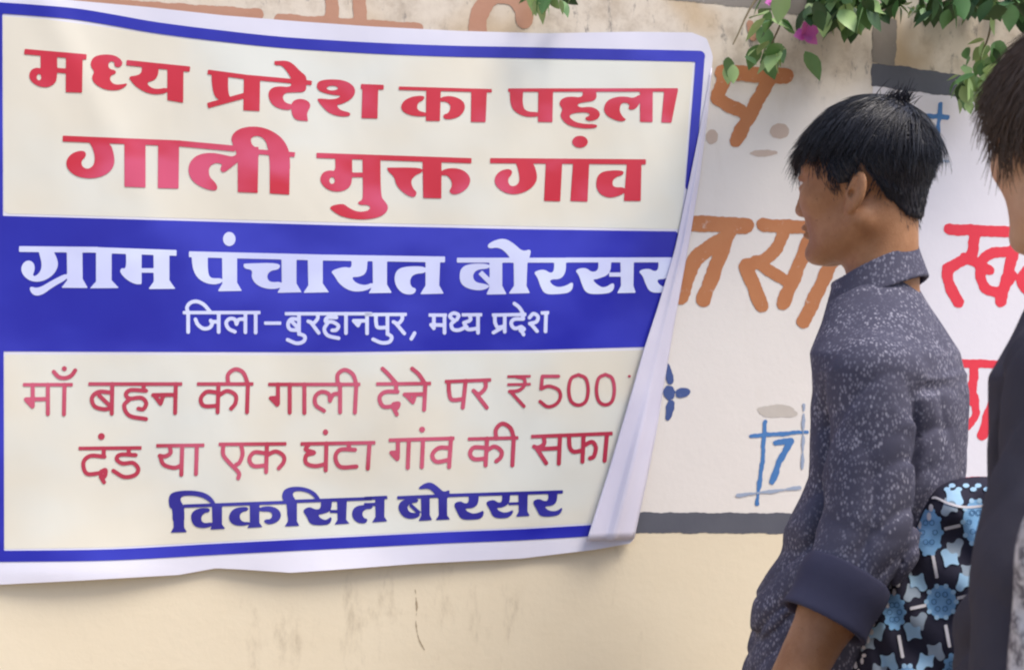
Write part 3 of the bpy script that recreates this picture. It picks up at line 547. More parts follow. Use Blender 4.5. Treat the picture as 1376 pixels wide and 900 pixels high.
def make_hair(root, hp, mat, style, seed):
    global rng
    rng = np.random.default_rng(seed); low = style['low']
    def cap(X, Y, Z):
        th = np.interp(Z, [-0.07, -0.02, 0.03, 0.07, 0.12], [0.003, 0.004, 0.005, 0.006, 0.006])
        d = ell(X, Y, Z, CR_C, CR_R) - th
        d = smin(d, cone(X, Y, Z, (-0.038, 0, -0.03), (-0.032, 0, -0.09), 0.038, 0.038) - 0.003, 0.02)
        return smax(d, hairline(X, 0, low, style['temple']) + 0.004 - Z, 0.012)
    v, f = nets(cap, (-0.14, -0.12, -0.11), (0.13, 0.12, 0.17), 0.0032)
    V = [(v, f.tolist())]
    def sample(n):
        th = rng.uniform(0, 2 * math.pi, n); u = rng.uniform(-1, 1, n); s = np.sqrt(1 - u * u)
        nn = np.stack([s * np.cos(th), s * np.sin(th), u], 1); P = CR_C + nn * CR_R; g = nn / CR_R; return P, g / np.linalg.norm(g, axis=1)[:, None]
    # short sides and nape
    e = 1e-3; q = v[rng.integers(0, len(v), style['short'])]; G = np.stack([cap(*(q + e * np.eye(3)[k]).T) - cap(*(q - e * np.eye(3)[k]).T) for k in range(3)], 1)
    G /= np.maximum(np.linalg.norm(G, axis=1)[:, None], 1e-9); k = (q[:, 2] < 0.07) & (G[:, 2] > -.75); P, g = q[k], G[k]
    fl = np.stack([-0.25 - 0.2 * rng.random(len(P)), np.zeros(len(P)), -np.ones(len(P))], 1); fl -= g * (fl * g).sum(1)[:, None]; fl /= np.linalg.norm(fl, axis=1)[:, None]
    L = np.interp(P[:, 2], [-0.06, 0.0, 0.05], [0.007, 0.012, 0.026]) * rng.uniform(.7, 1.2, len(P))
    V.append(strand_mesh(hair_strands(P, g, fl, L, np.full(len(P), .14), np.full(len(P), .05), 4, clear=0.004), 0.0006))
    # fading edge below the hairline
    q = v[np.abs(v[:, 2] - hairline(v[:, 0], 0, low, style['temple']) - .004) < .007]; q = q[q[:, 0] < .03]
    if len(q):
        q = q[rng.integers(0, len(q), 1300)].copy(); q[:, 2] -= rng.random(len(q)) ** 1.6 * .016; q[:, :2] *= (1 - .0)
        g = np.stack([q[:, 0] / CR_R[0] ** 2, q[:, 1] / CR_R[1] ** 2, 0 * q[:, 0]], 1); g /= np.linalg.norm(g, axis=1)[:, None]; P = q - g * .0015
        fl = np.tile(unit([-.25, 0, -1]), (len(P), 1)) + rng.normal(0, .15, P.shape); pts = P[:, None, :] + fl[:, None, :] * (np.linspace(0, 1, 4)[None, :, None] * rng.uniform(.004, .008, len(P))[:, None, None])
        V.append(strand_mesh(pts, 0.00032))
    # long top, from a whorl at the crown
    P, g = sample(style['long']);  k = (P[:, 2] > 0.062) | ((P[:, 2] > 0.045) & (P[:, 0] < 0.03) ); P, g = P[k], g[k]
    P = P + g * 0.006; wh = np.array([-0.052, -0.005, 0.10])
    fl = P - wh + np.array([0.035, 0, 0]) + rng.normal(0, 0.012, P.shape); fl[:, 0] += style['fwd'] * np.clip(P[:, 0] + 0.06, 0, .2)
    # wisps clump together
    cl = rng.normal(0, 1, (400, 3)); ci = ((P[:, 0] * 90).astype(int) * 7 + (P[:, 1] * 90).astype(int) * 13) % 400; fl += cl[ci] * style['mess']
    fl -= g * (fl * g).sum(1)[:, None]; fl /= np.maximum(np.linalg.norm(fl, axis=1)[:, None], 1e-6)
    roots_x = P[:, 0].copy()
    L = np.where(P[:, 0] > 0.02, style['front'], style['top']) * rng.uniform(.65, 1.1, len(P)); L *= np.interp(P[:, 2], [0.045, 0.075], [0.6, 1])
    lift = np.clip(rng.normal(style['lift'], .06, len(P)) + .12 * np.exp(-((P - wh) ** 2).sum(1) / .035 ** 2) + .34 * np.clip(P[:, 0] / .08, 0, 1), .03, .9)
    V.append(strand_mesh(hair_strands(P, g, fl, L, lift, np.where(P[:, 0] > .02, style['grav'], style['grav'] * 2.3), 8, clear=style['clear'], hug=np.where(roots_x < .03, .85, .45)), 0.0008))
    # looser layer falling from the crown over the short sides
    P, g = sample(style['long'] // 2); k = (P[:, 2] > .078) & (P[:, 0] < .045); P, g = P[k], g[k]; P = P + g * .008
    fl = P - wh + rng.normal(0, .008, P.shape); fl[:, 0] += .03; fl[:, 2] -= .05; ci = ((P[:, 0] * 110).astype(int) * 5 + (P[:, 1] * 110).astype(int) * 17) % 400; fl += cl[ci] * .020
    fl -= g * (fl * g).sum(1)[:, None]; fl /= np.maximum(np.linalg.norm(fl, axis=1)[:, None], 1e-6); Ls = rng.uniform(.05, .085, len(P)) * (1 + .25 * cl[ci, 0].clip(-1, 1))
    V.append(strand_mesh(hair_strands(P, g, fl, Ls, np.full(len(P), .22), np.full(len(P), .26), 8, clear=.013, hug=.85, curl=.008), 0.0009))
    if style['side']:
        P, g = sample(style['side'] * 8); k = (P[:, 0] > -.05) & (P[:, 0] < .055) & (P[:, 2] > .0) & (P[:, 2] < .07); P, g = P[k], g[k]; P = P + g * .006
        fl = np.array([.25, 0, -1]) + rng.normal(0, .12, P.shape); fl -= g * (fl * g).sum(1)[:, None]; fl /= np.linalg.norm(fl, axis=1)[:, None]
        V.append(strand_mesh(hair_strands(P, g, fl, rng.uniform(.035, .060, len(P)), np.full(len(P), .12), np.full(len(P), .15), 7, clear=.010), 0.0008))
    # whorl and standing tuft at the crown
    n = style['long'] // 8; P = wh + rng.normal(0, 1, (n, 3)) * [.022, .028, .0]; q = (P - CR_C) / CR_R; P = P[q[:, 0] ** 2 + q[:, 1] ** 2 < .72]; n = len(P); q = (P - CR_C) / CR_R; P[:, 2] = CR_C[2] + CR_R[2] * np.sqrt(np.clip(1 - q[:, 0] ** 2 - q[:, 1] ** 2, .05, 1)) + .008; g = (P - CR_C) / CR_R ** 2; g /= np.linalg.norm(g, axis=1)[:, None]
    fl = rng.normal(0, 1, P.shape) + (P - wh) * 60; fl -= g * (fl * g).sum(1)[:, None]; fl /= np.linalg.norm(fl, axis=1)[:, None]
    V.append(strand_mesh(hair_strands(P, g, fl, rng.uniform(.022, .038, n), rng.uniform(.05, .25, n), np.full(n, .28), 6, clear=style['clear'], hug=.75), 0.0008))
    n = style['tuft']; P = np.array([-0.038, 0.0, 0.108]) + rng.normal(0, 1, (n, 3)) * [0.008, 0.014, 0.003]; g = np.tile(unit([-0.25, 0.05, 1]), (n, 1)); fl = unit([-0.5, 0.1, 0.4]) + rng.normal(0, .4, (n, 3))
    fl /= np.linalg.norm(fl, axis=1)[:, None]
    V.append(strand_mesh(hair_strands(P, g, fl, rng.uniform(.016, .032, n), np.full(n, .6), np.full(n, .03), 6), 0.0008))
    v, f = merge(V); return link('hair', hp(v), f, mat, root)

def fold_noise(X, Y, Z, s=1.0):
    """sharp, mostly upright creases of limp cloth"""
    a = np.sin(24 * X + 20 * Y + 8 * Z + 2.2 * np.sin(9 * Z + 4 * X)); b = np.sin(16 * X - 27 * Y + 13 * Z + 2 * np.sin(11 * Z - 6 * Y) + 1.7); c = np.sin(36 * Z + 24 * X - 15 * Y + 2 * np.sin(13 * X + 9 * Z))
    return s * (1.1 * (1 - np.abs(a)) ** 2 * (.6 + .4 * np.sin(6 * Z)) + .9 * (1 - np.abs(b)) ** 2 * (.5 + .5 * np.sin(8 * Z + 3)) + .8 * (1 - np.abs(c)) ** 2 * (.5 + .5 * np.sin(17 * X + 11 * Z + 9 * Y)) - .7)
TORSO = [(-0.86, .118, .180, .045), (-0.72, .116, .178, .042), (-0.60, .110, .172, .030), (-0.52, .101, .166, -.008), (-0.42, .091, .158, -.034), (-0.30, .092, .162, -.038), (-0.245, .092, .158, -.030), (-0.205, .076, .118, -.025), (-0.17, .064, .082, -.018), (-0.14, .052, .058, -.014)]
def build_person(name, label, cx, cy, depth, turn, arm, mats, style, res=0.0035, seed=3, head=(0, 0), lean=1.0):
    """arm: shoulder, elbow, wrist, cuff start, cuff end as (x, y, depth) seen in the photograph (left arm)"""
    hc = at_depth(cx, cy, depth); hz = hc[2]
    ang = math.pi - turn - YAW
    root = empty(name, (hc[0], hc[1], 0), ang); tag(root, label, 'person')
    ca, sa = math.cos(-ang), math.sin(-ang)
    def lp(x, y, dep):
        w = at_depth(x, y, dep) - hc; return np.array([ca * w[0] - sa * w[1], sa * w[0] + ca * w[1], w[2]])
    sh, el, wr, c0, c1 = (lp(*q) for q in arm)
    ch, sh_ = math.cos(head[0]), -math.sin(head[0]); HM = np.array([[ch, sh_, 0], [-sh_, ch, 0], [0, 0, 1]])
    hp = lambda v: np.asarray(v) @ HM + [head[1], 0, hz]      # head frame -> body frame (turned further to his right)
    torso = [(z, a, b, c if z > -.6 else c * lean) for z, a, b, c in TORSO]
    rsh, rel, rwr = np.array([-0.03, -0.128, -0.255]), np.array([-0.02, -0.165, -0.50]), np.array([0.07, -0.175, -0.73])
    # ---- body: head and neck, torso, arms with hands, legs, one skin
    def low_sdf(X, Y, Z):
        d = loft(X, Y, Z, [(z, a - .022, b - .022, c * .9) for z, a, b, c in torso])
        d = smin(d, cone(X, Y, Z, (-0.020, 0, -0.14), (-0.03, 0, -0.25), 0.041, 0.052), 0.03)
        for S_, E_, W_ in ((sh, el, wr), (rsh, rel, rwr)):
            d = smin(d, cone(X, Y, Z, S_, E_, 0.034, 0.033), 0.02)
            fe = smin(cone(X, Y, Z, E_, E_ * .6 + W_ * .4, 0.037, 0.036), cone(X, Y, Z, E_ * .6 + W_ * .4, W_, 0.036, 0.026), 0.015); d = smin(d, fe, 0.012)
            sgn = 1 if W_ is wr else -1; fwd = unit(W_ - E_); side = unit(np.cross(fwd, [0, sgn, 0]) * sgn if False else np.array([1, 0, 0]) - fwd * fwd[0]); nrm = np.cross(fwd, side); nrm = nrm * (-1 if nrm[1] * sgn > 0 else 1)
            d = smin(d, hand_sdf(X, Y, Z, W_ + fwd * .005, fwd, side, nrm), 0.012)
        zf = -hz + 0.05
        for s in (1, -1):
            hip, kn, an = (0.035, s * .085, -0.82), (0.04, s * .095, -0.82 - (hz - .87) * .52), (0.01, s * .10, zf + .03)
            d = smin(d, cone(X, Y, Z, hip, kn, .074, .05), .03); d = smin(d, cone(X, Y, Z, kn, an, .05, .035), .02)
            d = smin(d, cone(X, Y, Z, an, (0.12, s * .11, zf - .02), .035, .024), .02)
        return d
    hv = nets(head_sdf, (-0.14, -0.115, -0.20), (0.15, 0.115, 0.14), 0.0024); lv = nets(low_sdf, (-0.22, -0.34, -hz - 0.01), (0.32, 0.34, -0.17), 0.0062)
    v, f = merge([(hp(hv[0]), hv[1].tolist()), (lv[0] + [0, 0, hz], lv[1].tolist())]); body = link('body', v, f, mats['skin'], root)
    for s in (1, -1):
        bmv, bmf = nets(lambda X, Y, Z: ell(X, Y, Z, (0.079, s * .031, 0.0045), (0.0122, 0.0125, 0.0105)), (0.06, s * .031 - .02, -0.01), (0.11, s * .031 + .02, 0.03), 0.0025)
        eye = link('eye', hp(bmv), bmf, M_EYE, root)
        iv, if_ = nets(lambda X, Y, Z: ell(X, Y, Z, (0.0885, s * .031, 0.0045), (0.0040, 0.0062, 0.0060)), (0.085, s * .031 - .01, -0.005), (0.1, s * .031 + .01, 0.02), 0.001)
        link('iris', hp(iv), if_, M_IRIS, eye)
        n = 160; t = rng.random(n); P = np.stack([0.096 - .020 * t ** 2, s * (0.010 + .040 * t), 0.024 + .008 * np.sin(t * 2.4)], 1) + rng.normal(0, .0014, (n, 3)); g = np.tile([0.9, s * .3, 0.1], (n, 1)); fl = np.tile(unit([-0.3, s * 1, .15]), (n, 1))
        path = np.stack([P + (fl * k * .003 + g * .001 * (1 - k / 4)) for k in range(4)], 1); bv, bf = strand_mesh(path, 0.0006); link('eyebrow', hp(bv), bf, mats['hair'], root)
    # ---- shirt
    arm_dir = unit(el - sh)
    def shirt_sdf(X, Y, Z):
        d = loft(X, Y, Z, torso)
        bk = np.clip((-0.04 - X) / 0.05, 0, 1)
        d = d + 0.0085 * fold_noise(X * 1.25, Y * 1.25, Z * 1.2) * np.clip((-0.22 - Z) / .1, 0.2, 1) 
        d = d - 0.004 * bk * np.exp(-((Y + 0.03) / 0.010) ** 2) * (Z < -0.29)                     # back pleat
        d = d - 0.0028 * bk * np.exp(-((Z + 0.275 + 0.04 * np.abs(Y)) / 0.0045) ** 2)              # yoke seam
        d = d - 0.009 * np.exp(-((Z + 0.475 + .5 * (X - .05)) / 0.022) ** 2) * np.clip((X - .0) / .06, 0, 1)   # cloth gathered over the belly
        d = d + 0.003 * np.exp(-((Z + 0.515 + .5 * (X - .05)) / 0.012) ** 2) * np.clip((X - .0) / .06, 0, 1)
        for k_, (S_, E_, W_, B_) in enumerate(((sh, el, c0 * .6 + c1 * .4, 1), (rsh, rel, rel * .55 + rwr * .45, 0))):
            sl = cone(X, Y, Z, S_ + [0, 0, -.005], E_, 0.062, 0.056); sl = smin(sl, cone(X, Y, Z, E_, W_, 0.055, 0.043), 0.02)
            A = (X - S_[0]) * arm_dir[0] + (Y - S_[1]) * arm_dir[1] + (Z - S_[2]) * arm_dir[2]
            sl = sl + 0.0085 * fold_noise(X * 1.3 + .1, Y * 1.2, Z * 1.1 + .6 * X) + 0.004 * (1 - np.abs(np.sin(A * 30 + 9 * X - 12 * Y))) ** 2 * np.exp(-((A - .24) / .07) ** 2)
            sl = smax(sl, -((X - W_[0]) * 0 + cutplane(X, Y, Z, W_, unit(W_ - E_))), 0.006)
            crease = np.exp(-((d - sl) / 0.012) ** 2) * np.clip((A - .0) / .06, 0, 1) * B_; d = smin(d, sl, 0.007) + 0.016 * crease
        d = smax(d, Z + 0.150 + 0.45 * (X + .014), 0.006)
        return d
    def cutplane(X, Y, Z, p, n): return -((X - p[0]) * n[0] + (Y - p[1]) * n[1] + (Z - p[2]) * n[2])
    sv, sf = nets(shirt_sdf, (-0.20, -0.31, -0.855), (0.23, 0.31, -0.10), res)
    shirt = link('shirt', sv + [0, 0, hz], sf, mats['shirt'], root); sm = shirt.modifiers.new('soften', 'SMOOTH'); sm.factor = 0.5; sm.iterations = 4
    def collar_sdf(X, Y, Z):
        xc = -0.014; zm = -0.146 - 0.47 * (X - xc); hh = np.interp(X, [-.09, 0.02, .07], [.026, .025, .034])
        ra = 0.064 + 0.30 * np.clip(zm - Z, -.02, .05); rb = 0.061 + 0.34 * np.clip(zm - Z, -.02, .05)
        k = np.sqrt(((X - xc) / ra) ** 2 + (Y / rb) ** 2); e = (k - 1) * np.minimum(ra, rb)
        d = smax(np.abs(e) - 0.0028, np.abs(Z - zm) - hh, 0.003)
        return smax(d, 0.010 - np.abs(Y) - np.clip(.055 - X, 0, 1), 0.003)
    cv, cf = nets(collar_sdf, (-0.13, -0.12, -0.25), (0.11, 0.12, -0.07), 0.0026); link('collar', cv + [0, 0, hz], cf, mats['shirt'], shirt)
    for A_, B_, r_ in ((c0, c1, 0.0505), (rel * .6 + rwr * .4, rel * .35 + rwr * .65, 0.05)):
        ax = unit(B_ - A_)
        def cuff_sdf(X, Y, Z):
            t = (X - A_[0]) * ax[0] + (Y - A_[1]) * ax[1] + (Z - A_[2]) * ax[2]; L = np.linalg.norm(B_ - A_)
            q = np.sqrt(np.maximum((X - A_[0]) ** 2 + (Y - A_[1]) ** 2 + (Z - A_[2]) ** 2 - t * t, 0))
            rr = r_ + 0.002 * np.sin(t * 90) + 0.0015 * np.sin(60 * X + 45 * Z)
            return smax(np.abs(q - rr) - 0.004, np.abs(t - L / 2) - L / 2, 0.004)
        lo = np.minimum(A_, B_) - .07; hi = np.maximum(A_, B_) + .07; qv, qf = nets(cuff_sdf, lo, hi, 0.0032); link('cuff', qv + [0, 0, hz], qf, mats['cuff'], shirt)
    # ---- trousers and shoes
    def tr(X, Y, Z):
        d = loft(X, Y, Z, [(-0.95, .10, .155, .04), (-0.78, .105, .165, .04)])
        for s in (1, -1):
            d = smin(d, cone(X, Y, Z, (0.035, s * .085, -0.88), (0.02, s * .10, -hz + .09), .088, .062), .03)
        return smax(d + .004 * fold_noise(X, Y, Z), -hz + .05 - Z, .004)
    tv, tf = nets(tr, (-0.16, -0.22, -hz + .02), (0.22, 0.22, -0.75), 0.008); link('trousers', tv + [0, 0, hz], tf, M_DENIM, root)
    for s in (1, -1):
        def shoe(X, Y, Z):
            d = cone(X, Y, Z, (-0.03, s * .10, -hz + .055), (0.13, s * .112, -hz + .035), .045, .034); d = smin(d, ell(X, Y, Z, (0.0, s * .10, -hz + .09), (.05, .043, .05)), .02)
            return smax(d, -hz + .001 - Z, .004)
        bv, bf = nets(shoe, (-0.12, s * .1 - .09, -hz - .01), (0.22, s * .1 + .09, -hz + .17), 0.006); link('shoe', bv + [0, 0, hz], bf, M_SHOE, root)
    make_hair(root, hp, mats['hair'], style, seed)
    return root, lp
build_person('person', 'young man in a speckled slate shirt with rolled sleeve reading the banner', 1162, 247, 1.52, R(35),
    [(1172, 505, 1.40), (1166, 722, 1.36), (1036, 975, 1.29), (1140, 768, 1.342), (1106, 838, 1.322)],
    dict(skin=M_SKIN, hair=M_HAIR, shirt=M_SHIRT, cuff=M_CUFF),
    dict(low=0.0, temple=0.0, vol=0.012, short=6500, long=10000, fwd=1.3, mess=0.022, front=0.074, top=0.052, lift=0.08, grav=0.14, clear=0.010, tuft=110, side=0), head=(R(8), -0.005))
build_person('person', 'person in a plain charcoal shirt with brown hair, cut off by the right edge', 1460, 186, 1.08, R(55),
    [(1452, 505, 0.96), (1408, 780, 0.93), (1366, 1080, 0.89), (1382, 960, 0.90), (1374, 1020, 0.89)],
    dict(skin=M_SKIN2, hair=M_HAIR2, shirt=M_CHAR, cuff=M_CHAR),
    dict(low=0.012, temple=0.02, vol=0.015, short=6500, long=10000, fwd=1.1, mess=0.020, front=0.064, top=0.085, lift=0.22, grav=0.15, clear=0.015, tuft=40, side=500), res=0.0045, seed=11, head=(R(22), 0), lean=-.3)

# ------------------------------------------------------------------ bags
def puff_bag(name, poly, depth, T, mat, step=6):
    P = chaikin(poly, 2); sd = lambda X, Y: sd_poly(X, Y, P)
    lo = P.min(0) - 12; hi = P.max(0) + 12; v, f = mesh_sdf(sd, (*lo, *hi), step)
    def h(v):
        d = np.clip(-sd(v[:, 0], v[:, 1]), 0, 90) / 90; return T * np.sqrt(np.clip(1 - (1 - d) ** 2, 0, 1)) * (1 + .16 * np.sin(v[:, 0] / 23 + v[:, 1] / 31 + np.sin(v[:, 1] / 37)) + .07 * np.sin(v[:, 0] / 9 - v[:, 1] / 15 + 2 * np.sin(v[:, 0] / 31)))
    def surf(off): return lambda v: np.array([at_depth(x, y, depth - hh - off) for (x, y), hh in zip(v, h(v))])
    fr = surf(0)(v); bk = np.array([at_depth(x, y, depth + hh + 0.001) for (x, y), hh in zip(v, h(v))])
    n = len(v); E = {}
    for q in f:
        for i in range(len(q)):
            a, b = q[i], q[(i + 1) % len(q)]; E[(a, b)] = E.get((a, b), 0) + 1
    rim = [(b, a, a + n, b + n) for (a, b) in E if (b, a) not in E]
    c = np.vstack([fr, bk]).mean(0); V = np.vstack([fr, bk]) - c
    o = link(name, V, [list(q) for q in f] + [[i + n for i in q][::-1] for q in f] + rim, mat); o.location = c
    return o, surf, c
p = Mat('black_printed_canvas', 0.85, 0.15); p.color(p.mix(p.noise(30, 4), (0.018, 0.018, 0.035), (0.045, 0.043, 0.07))); p.bump(p.noise(60, 4), 0.3, 0.003); M_BAG = p.m
def printm(nm, a, b): q = Mat(nm, 0.85, 0.15); q.color(q.mix(q.noise(70, 4), a, b)); return q.m
M_PB = printm('sky_blue_print', (0.16, 0.38, 0.68), (0.28, 0.50, 0.78)); M_PL = printm('pale_blue_print', (0.30, 0.53, 0.79), (0.44, 0.64, 0.84)); M_PG = printm('grey_blue_print', (0.26, 0.34, 0.45), (0.40, 0.47, 0.56)); M_PW = printm('white_line_print', (0.62, 0.60, 0.66), (0.74, 0.72, 0.78))
M_PB2 = printm('deep_blue_print', (0.06, 0.16, 0.34), (0.09, 0.22, 0.42))
bag, bsf, bc = puff_bag('cloth_bag', nums('1246,668 1268,648 1300,640 1340,640 1390,660 1425,740 1440,860 1430,1000 1300,1010 1150,990 1128,930 1150,880 1185,800 1222,725'), 1.385, 0.05, M_BAG)
tag(bag, 'black cloth bag printed with light blue medallions behind the young man\'s back', 'bag')
e1, e2, c2 = np.array([63., -14.]), np.array([17., 93.]), np.array([1265., 808.])
def in_bag(pts, T=(0, 0, 1)):
    return True
P_bag = chaikin(nums('1246,668 1268,648 1300,640 1340,640 1390,660 1425,740 1440,860 1430,1000 1300,1010 1150,990 1128,930 1150,880 1185,800 1222,725'), 2)
def clip_shape(items, off, mat, name='printed_pattern', step=1.4, inset=3):
    pts = np.vstack([nums(i.split(' ', 1)[1].split('|')[0])[:, :2] for i in items]); lo = pts.min(0) - 40; hi = pts.max(0) + 40
    v, f = mesh_sdf(lambda X, Y: np.maximum(shapes_sdf(X, Y, items, PX, 2), sd_poly(X, Y, P_bag) + inset), (*lo, *hi), step)
    if len(f) == 0: return
    return bsf(off)(v) - bc, f
blue, pale, grey, white_, dark = [], [], [], [], []
for i in range(-3, 4):
    for j in range(-2, 3):
        c = c2 + i * e1 + j * e2
        if not (1120 < c[0] < 1440 and 630 < c[1] < 1000): continue
        big = (i == 0)
        rx, ry = (20, 22) if big and j == 0 else ((17, 30) if j == -1 else (13, 22))
        lob = [c + np.array([rx * math.cos(t), ry * math.sin(t)]) for t in np.arange(10) * .628]
        blue.append(f'e {c[0]},{c[1]},{rx},{ry}')
        (pale if (i + j) % 2 == 0 else blue).extend(f'e {q[0]:.1f},{q[1]:.1f},3.4,3.4' for q in lob)
        for t in np.arange(6) * 1.047: dark.append('c ' + ' '.join(f'{c[0] + rx * .5 * math.cos(t) + 3.4 * math.cos(w):.1f},{c[1] + ry * .5 * math.sin(t) + 3.4 * math.sin(w):.1f}' for w in np.linspace(0, 6.28, 7)) + '|0.7')
        for k, (sx, sy) in enumerate(((1, 1), (-1, 1), (1, -1), (-1, -1))):
            q = c + np.array([sx * (rx + 10), sy * (ry + 4)]); tgt = (grey if (k + i + j) % 3 == 1 else pale)
            tgt.append('q ' + ' '.join(f'{q[0] + ux * sx * 1.4:.1f},{q[1] + uy * sy * 1.4:.1f}' for ux, uy in ((-9, -6), (-2, -10), (2, -3), (9, -6), (8, 2), (11, 8), (2, 5), (-4, 11), (-5, 1))))
        a = c + e1 * .33; b = c + e1 * .68; white_.append(f'b {a[0]:.1f},{a[1]:.1f} {b[0]:.1f},{b[1]:.1f}|2.2')
        a = c + e2 * .33; b = c + e2 * .66; white_.append(f'b {a[0]:.1f},{a[1]:.1f} {b[0]:.1f},{b[1]:.1f}|2.2')
rngb = random.Random(5)
edge = [(1243, 682), (1222, 728), (1205, 765), (1186, 805), (1170, 838), (1152, 880), (1140, 910)]
for (xa, ya), (xb, yb) in zip(edge[:-1], edge[1:]):
    for t in np.arange(4) / 4:
        white_.append(f'e {xa + (xb - xa) * t + 6 + rngb.uniform(-3, 5):.1f},{ya + (yb - ya) * t:.1f},{rngb.uniform(1.5, 3.5):.1f},{rngb.uniform(2.5, 6):.1f}')
for k in range(9): pale.append(f'e {1262 + k * 9 + rngb.uniform(-2, 2):.1f},{656 + 5 * (k % 2) - 4:.1f},4.5,3')
white_.append('c 1240,676 1255,668 1275,676 1300,681 1345,676|1.6')
pats = []; mi = []; M4 = [M_PB, M_PL, M_PG, M_PW, M_PB2]
for q, (lst, off) in enumerate(((grey, .0006), (blue, .0010), (pale, .0014), (white_, .0018), (dark, .0022))):
    r_ = clip_shape(lst, off, None)
    if r_: pats.append(r_); mi += [[2, 0, 1, 3, 4][q]] * len(r_[1])
v, f = merge(pats); link('printed_pattern', v, f, M4, bag, midx=mi)
p = Mat('speckled_grey_weave', 0.9, 0.1); vv_ = p.voronoi(330, p.mapping((1, 1, .6))); p.color(p.mix(p.math('MULTIPLY', p.ramp(vv_, .2, .5), p.ramp(p.noise(60, 3), .35, .6)), (0.62, 0.60, 0.62), (0.16, 0.15, 0.17))); p.bump(p.noise(120, 3), .3, .003)
gb, _, _ = puff_bag('shoulder_bag', nums('1376,690 1400,660 1500,650 1560,700 1580,1000 1440,1060 1350,1020 1352,900 1362,800 1362,735'), 0.84, 0.045, p.m)
tag(gb, 'pale grey speckled shoulder bag at the bottom right edge beside the charcoal shirt', 'bag')

# ------------------------------------------------------------------ bougainvillea over the wall
def leafm(nm, a, b):
    q = Mat(nm, 0.5, 0.4); q.color(q.mix(q.noise(25, 3), a, b)); q.b.inputs['Transmission Weight'].default_value = 0; q.b.inputs['Subsurface Weight'].default_value = 0.15; q.b.inputs['Subsurface Radius'].default_value = (0.004, 0.008, 0.002); return q.m
M_LEAF = leafm('green_leaf', (0.08, 0.20, 0.06), (0.17, 0.33, 0.12)); M_LEAFY = leafm('young_leaf', (0.26, 0.42, 0.14), (0.40, 0.54, 0.24)); M_LEAFD = leafm('dark_leaf', (0.025, 0.065, 0.025), (0.06, 0.13, 0.04))
q = Mat('pink_bract', 0.6, 0.2); q.color(q.mix(q.noise(40, 3), (0.70, 0.12, 0.56), (0.80, 0.30, 0.72))); M_PINK = q.m
q = Mat('woody_stem', 0.8, 0.2); q.color(q.mix(q.noise(60, 4), (0.14, 0.11, 0.07), (0.26, 0.22, 0.14))); M_STEM = q.m
def one_leaf(c, L, az, tilt, roll, narrow=.62):
    prof = [(0, 0), (.12, .26), (.3, .46), (.5, .48), (.72, .33), (.9, .12), (1, 0)]; V = []; F = []
    for t, w in prof:
        y = w * narrow * L; bend = -.22 * L * t * t
        V += [(t * L, -y, bend + .10 * y), (t * L, 0, bend - .12 * y), (t * L, y, bend + .10 * y)]
    for i in range(len(prof) - 1):
        a = i * 3; F += [(a, a + 1, a + 4, a + 3), (a + 1, a + 2, a + 5, a + 4)]
    Mx = Matrix.Rotation(az, 3, 'Z') @ Matrix.Rotation(tilt, 3, 'Y') @ Matrix.Rotation(roll, 3, 'X')
    return np.array([Mx @ Vector(p) for p in V]) + c, F
vine_base = on_wall(np.array([1200., -60.]), -0.5); vine = empty('bougainvillea', (vine_base[0], 0.5, 0))
tag(vine, 'leafy bougainvillea with pink flowers spilling over the top of the wall', 'plant')
vb = np.array([vine_base[0], 0.5, 0.0]); rl = np.random.default_rng(21)
def leaves(n, boxes, off, size, mats, probs, droop=0.7):
    out = {k: [] for k in range(len(mats))}
    for _ in range(n):
        x0, y0, x1, y1 = boxes[rl.integers(len(boxes))]; pt = np.array([rl.uniform(x0, x1), rl.uniform(y0, y1)])
        c = on_wall(pt, rl.uniform(*off)); v, f = one_leaf(c, rl.uniform(*size), rl.uniform(0, 6.28), rl.normal(droop, .45), rl.normal(0, .6)); out[rl.choice(len(mats), p=probs)].append((v, f))
    return out
allv = {0: [], 1: [], 2: []}
def add(o):
    for k in o: allv[k] += o[k]
LM = [M_LEAF, M_LEAFY, M_LEAFD]
add(leaves(18, [(700, -30, 785, 2), (715, -20, 740, 6)], (.03, .12), (.028, .045), LM, [.45, .5, .05]))
add(leaves(20, [(1010, -25, 1080, 30), (1015, 20, 1085, 75)], (.04, .20), (.040, .062), LM, [.5, .48, .02]))
add(leaves(9, [(955, 52, 1050, 88)], (.05, .22), (.026, .042), LM, [.4, .6, 0]))
add(leaves(520, [(1085, -70, 1500, 6), (1240, -60, 1500, 14), (1085, -60, 1170, 18)], (.02, .26), (.034, .056), LM, [.36, .12, .52]))
add(leaves(50, [(1085, 5, 1155, 34), (1180, 0, 1260, 16)], (.02, .12), (.028, .046), LM, [.4, .2, .4]))
add(leaves(75, [(1280, 98, 1335, 136), (1296, 50, 1345, 115)], (.04, .2), (.026, .044), LM, [.25, .7, .05]))
parts = []; mi = []
for k in allv:
    for v, f in allv[k]: parts.append((v, f)); mi += [k] * len(f)
v, f = merge(parts); link('foliage', v - vb, f, LM, vine, midx=mi)
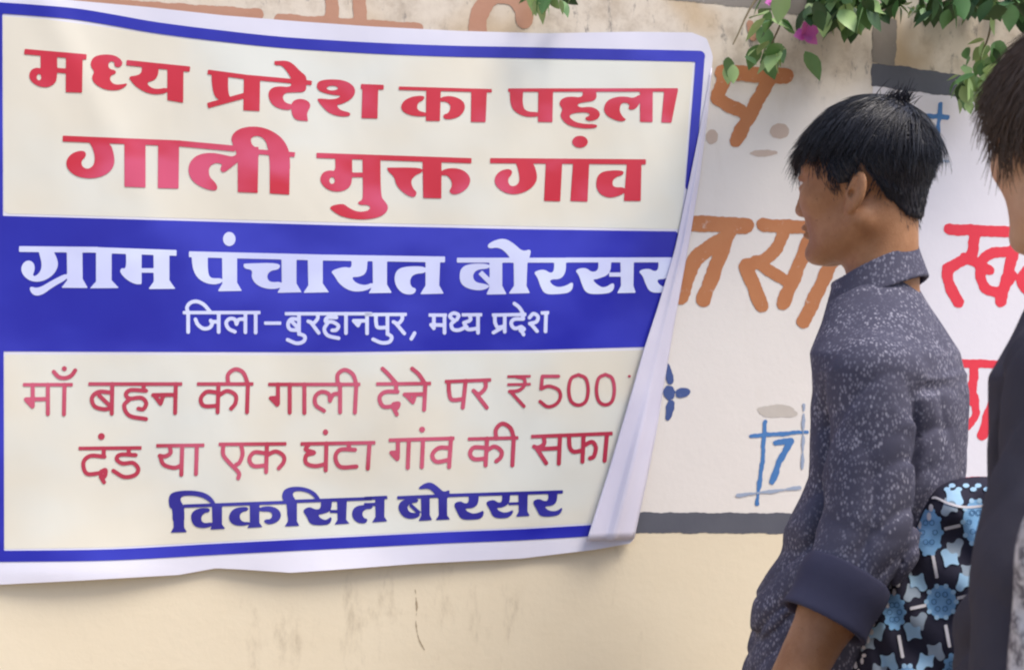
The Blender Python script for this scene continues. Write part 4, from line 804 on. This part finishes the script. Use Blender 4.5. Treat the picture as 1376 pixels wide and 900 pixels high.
def tube(path, r0, r1, ns=6):
    path = catmull3(np.asarray(path, float)); n = len(path); t = np.gradient(path, axis=0); t /= np.linalg.norm(t, axis=1)[:, None]; a = np.cross(t, [0.2, 0.9, 0.35]); a /= np.linalg.norm(a, axis=1)[:, None]; b = np.cross(t, a)
    rr = np.linspace(r0, r1, n); V = []; F = []
    for i in range(n):
        for k in range(ns): q = 2 * math.pi * k / ns; V.append(path[i] + rr[i] * (a[i] * math.cos(q) + b[i] * math.sin(q)))
    for i in range(n - 1):
        for k in range(ns): F.append((i * ns + k, i * ns + (k + 1) % ns, (i + 1) * ns + (k + 1) % ns, (i + 1) * ns + k))
    return np.array(V), F
def catmull3(p, n=6):
    q = np.vstack([2 * p[0] - p[1], p, 2 * p[-1] - p[-2]]); out = []
    for i in range(1, len(q) - 2):
        for t in np.arange(n) / n:
            a, b, c, d = q[i - 1:i + 3]; out.append(0.5 * (2 * b + (c - a) * t + (2 * a - 5 * b + 4 * c - d) * t * t + (3 * b - a - 3 * c + d) * t ** 3))
    out.append(p[-1]); return np.array(out)
W = lambda x, y, o: on_wall(np.array([float(x), float(y)]), o)
top = np.array([vine_base[0], 0.42, wall_top + .15])
stems = [[vb + [0, 0, 0], vb + [.05, -.03, 1.0], top], [top, W(1150, -120, .05), W(1080, -40, .14), W(1050, 30, .12), W(1030, 75, .10)], [top, W(1000, -130, .0), W(800, -110, .06), W(735, -30, .09), W(738, 8, .08)],
         [top, W(1280, -110, .08), W(1330, 10, .14), W(1318, 80, .13), W(1300, 135, .1)], [top, W(1350, -100, .1), W(1450, -30, .15)], [W(1080, -40, .14), W(1020, -5, .12), W(985, 60, .13)], [W(1150, -120, .05), W(1168, -20, .1), W(1165, 38, .08)]]
for k, s_ in enumerate(stems):
    v, f = tube(s_, .02 if k == 0 else .0035, .012 if k == 0 else .0014); link('stem', v - vb, f, M_STEM, vine)
for fx, fy, L in ((1081, 46, .030), (1040, 2, .024), (1110, 8, .018)):
    c = W(fx, fy, .15); pr = []
    for k in range(6):
        a = k * 1.047 + .3; v, f = one_leaf(np.zeros(3), L, 0, -.5 if k % 2 else -1.0, 0, .8)
        Mx = Matrix.Rotation(R(90), 3, 'X') @ Matrix.Rotation(a, 3, 'Z'); pr.append((np.array([Mx @ Vector(p_) for p_ in v]) + c, f))
    v, f = merge(pr); link('flower', v - vb, f, M_PINK, vine)

# softness of a hand-held phone frame: a real lens focused on the wall, wide pixel filter
cam_data.dof.use_dof = True; cam_data.dof.focus_distance = 1.72; cam_data.dof.aperture_fstop = 7.0
scene.render.filter_size = 2.2
try: scene.cycles.filter_width = 2.2
except Exception: pass
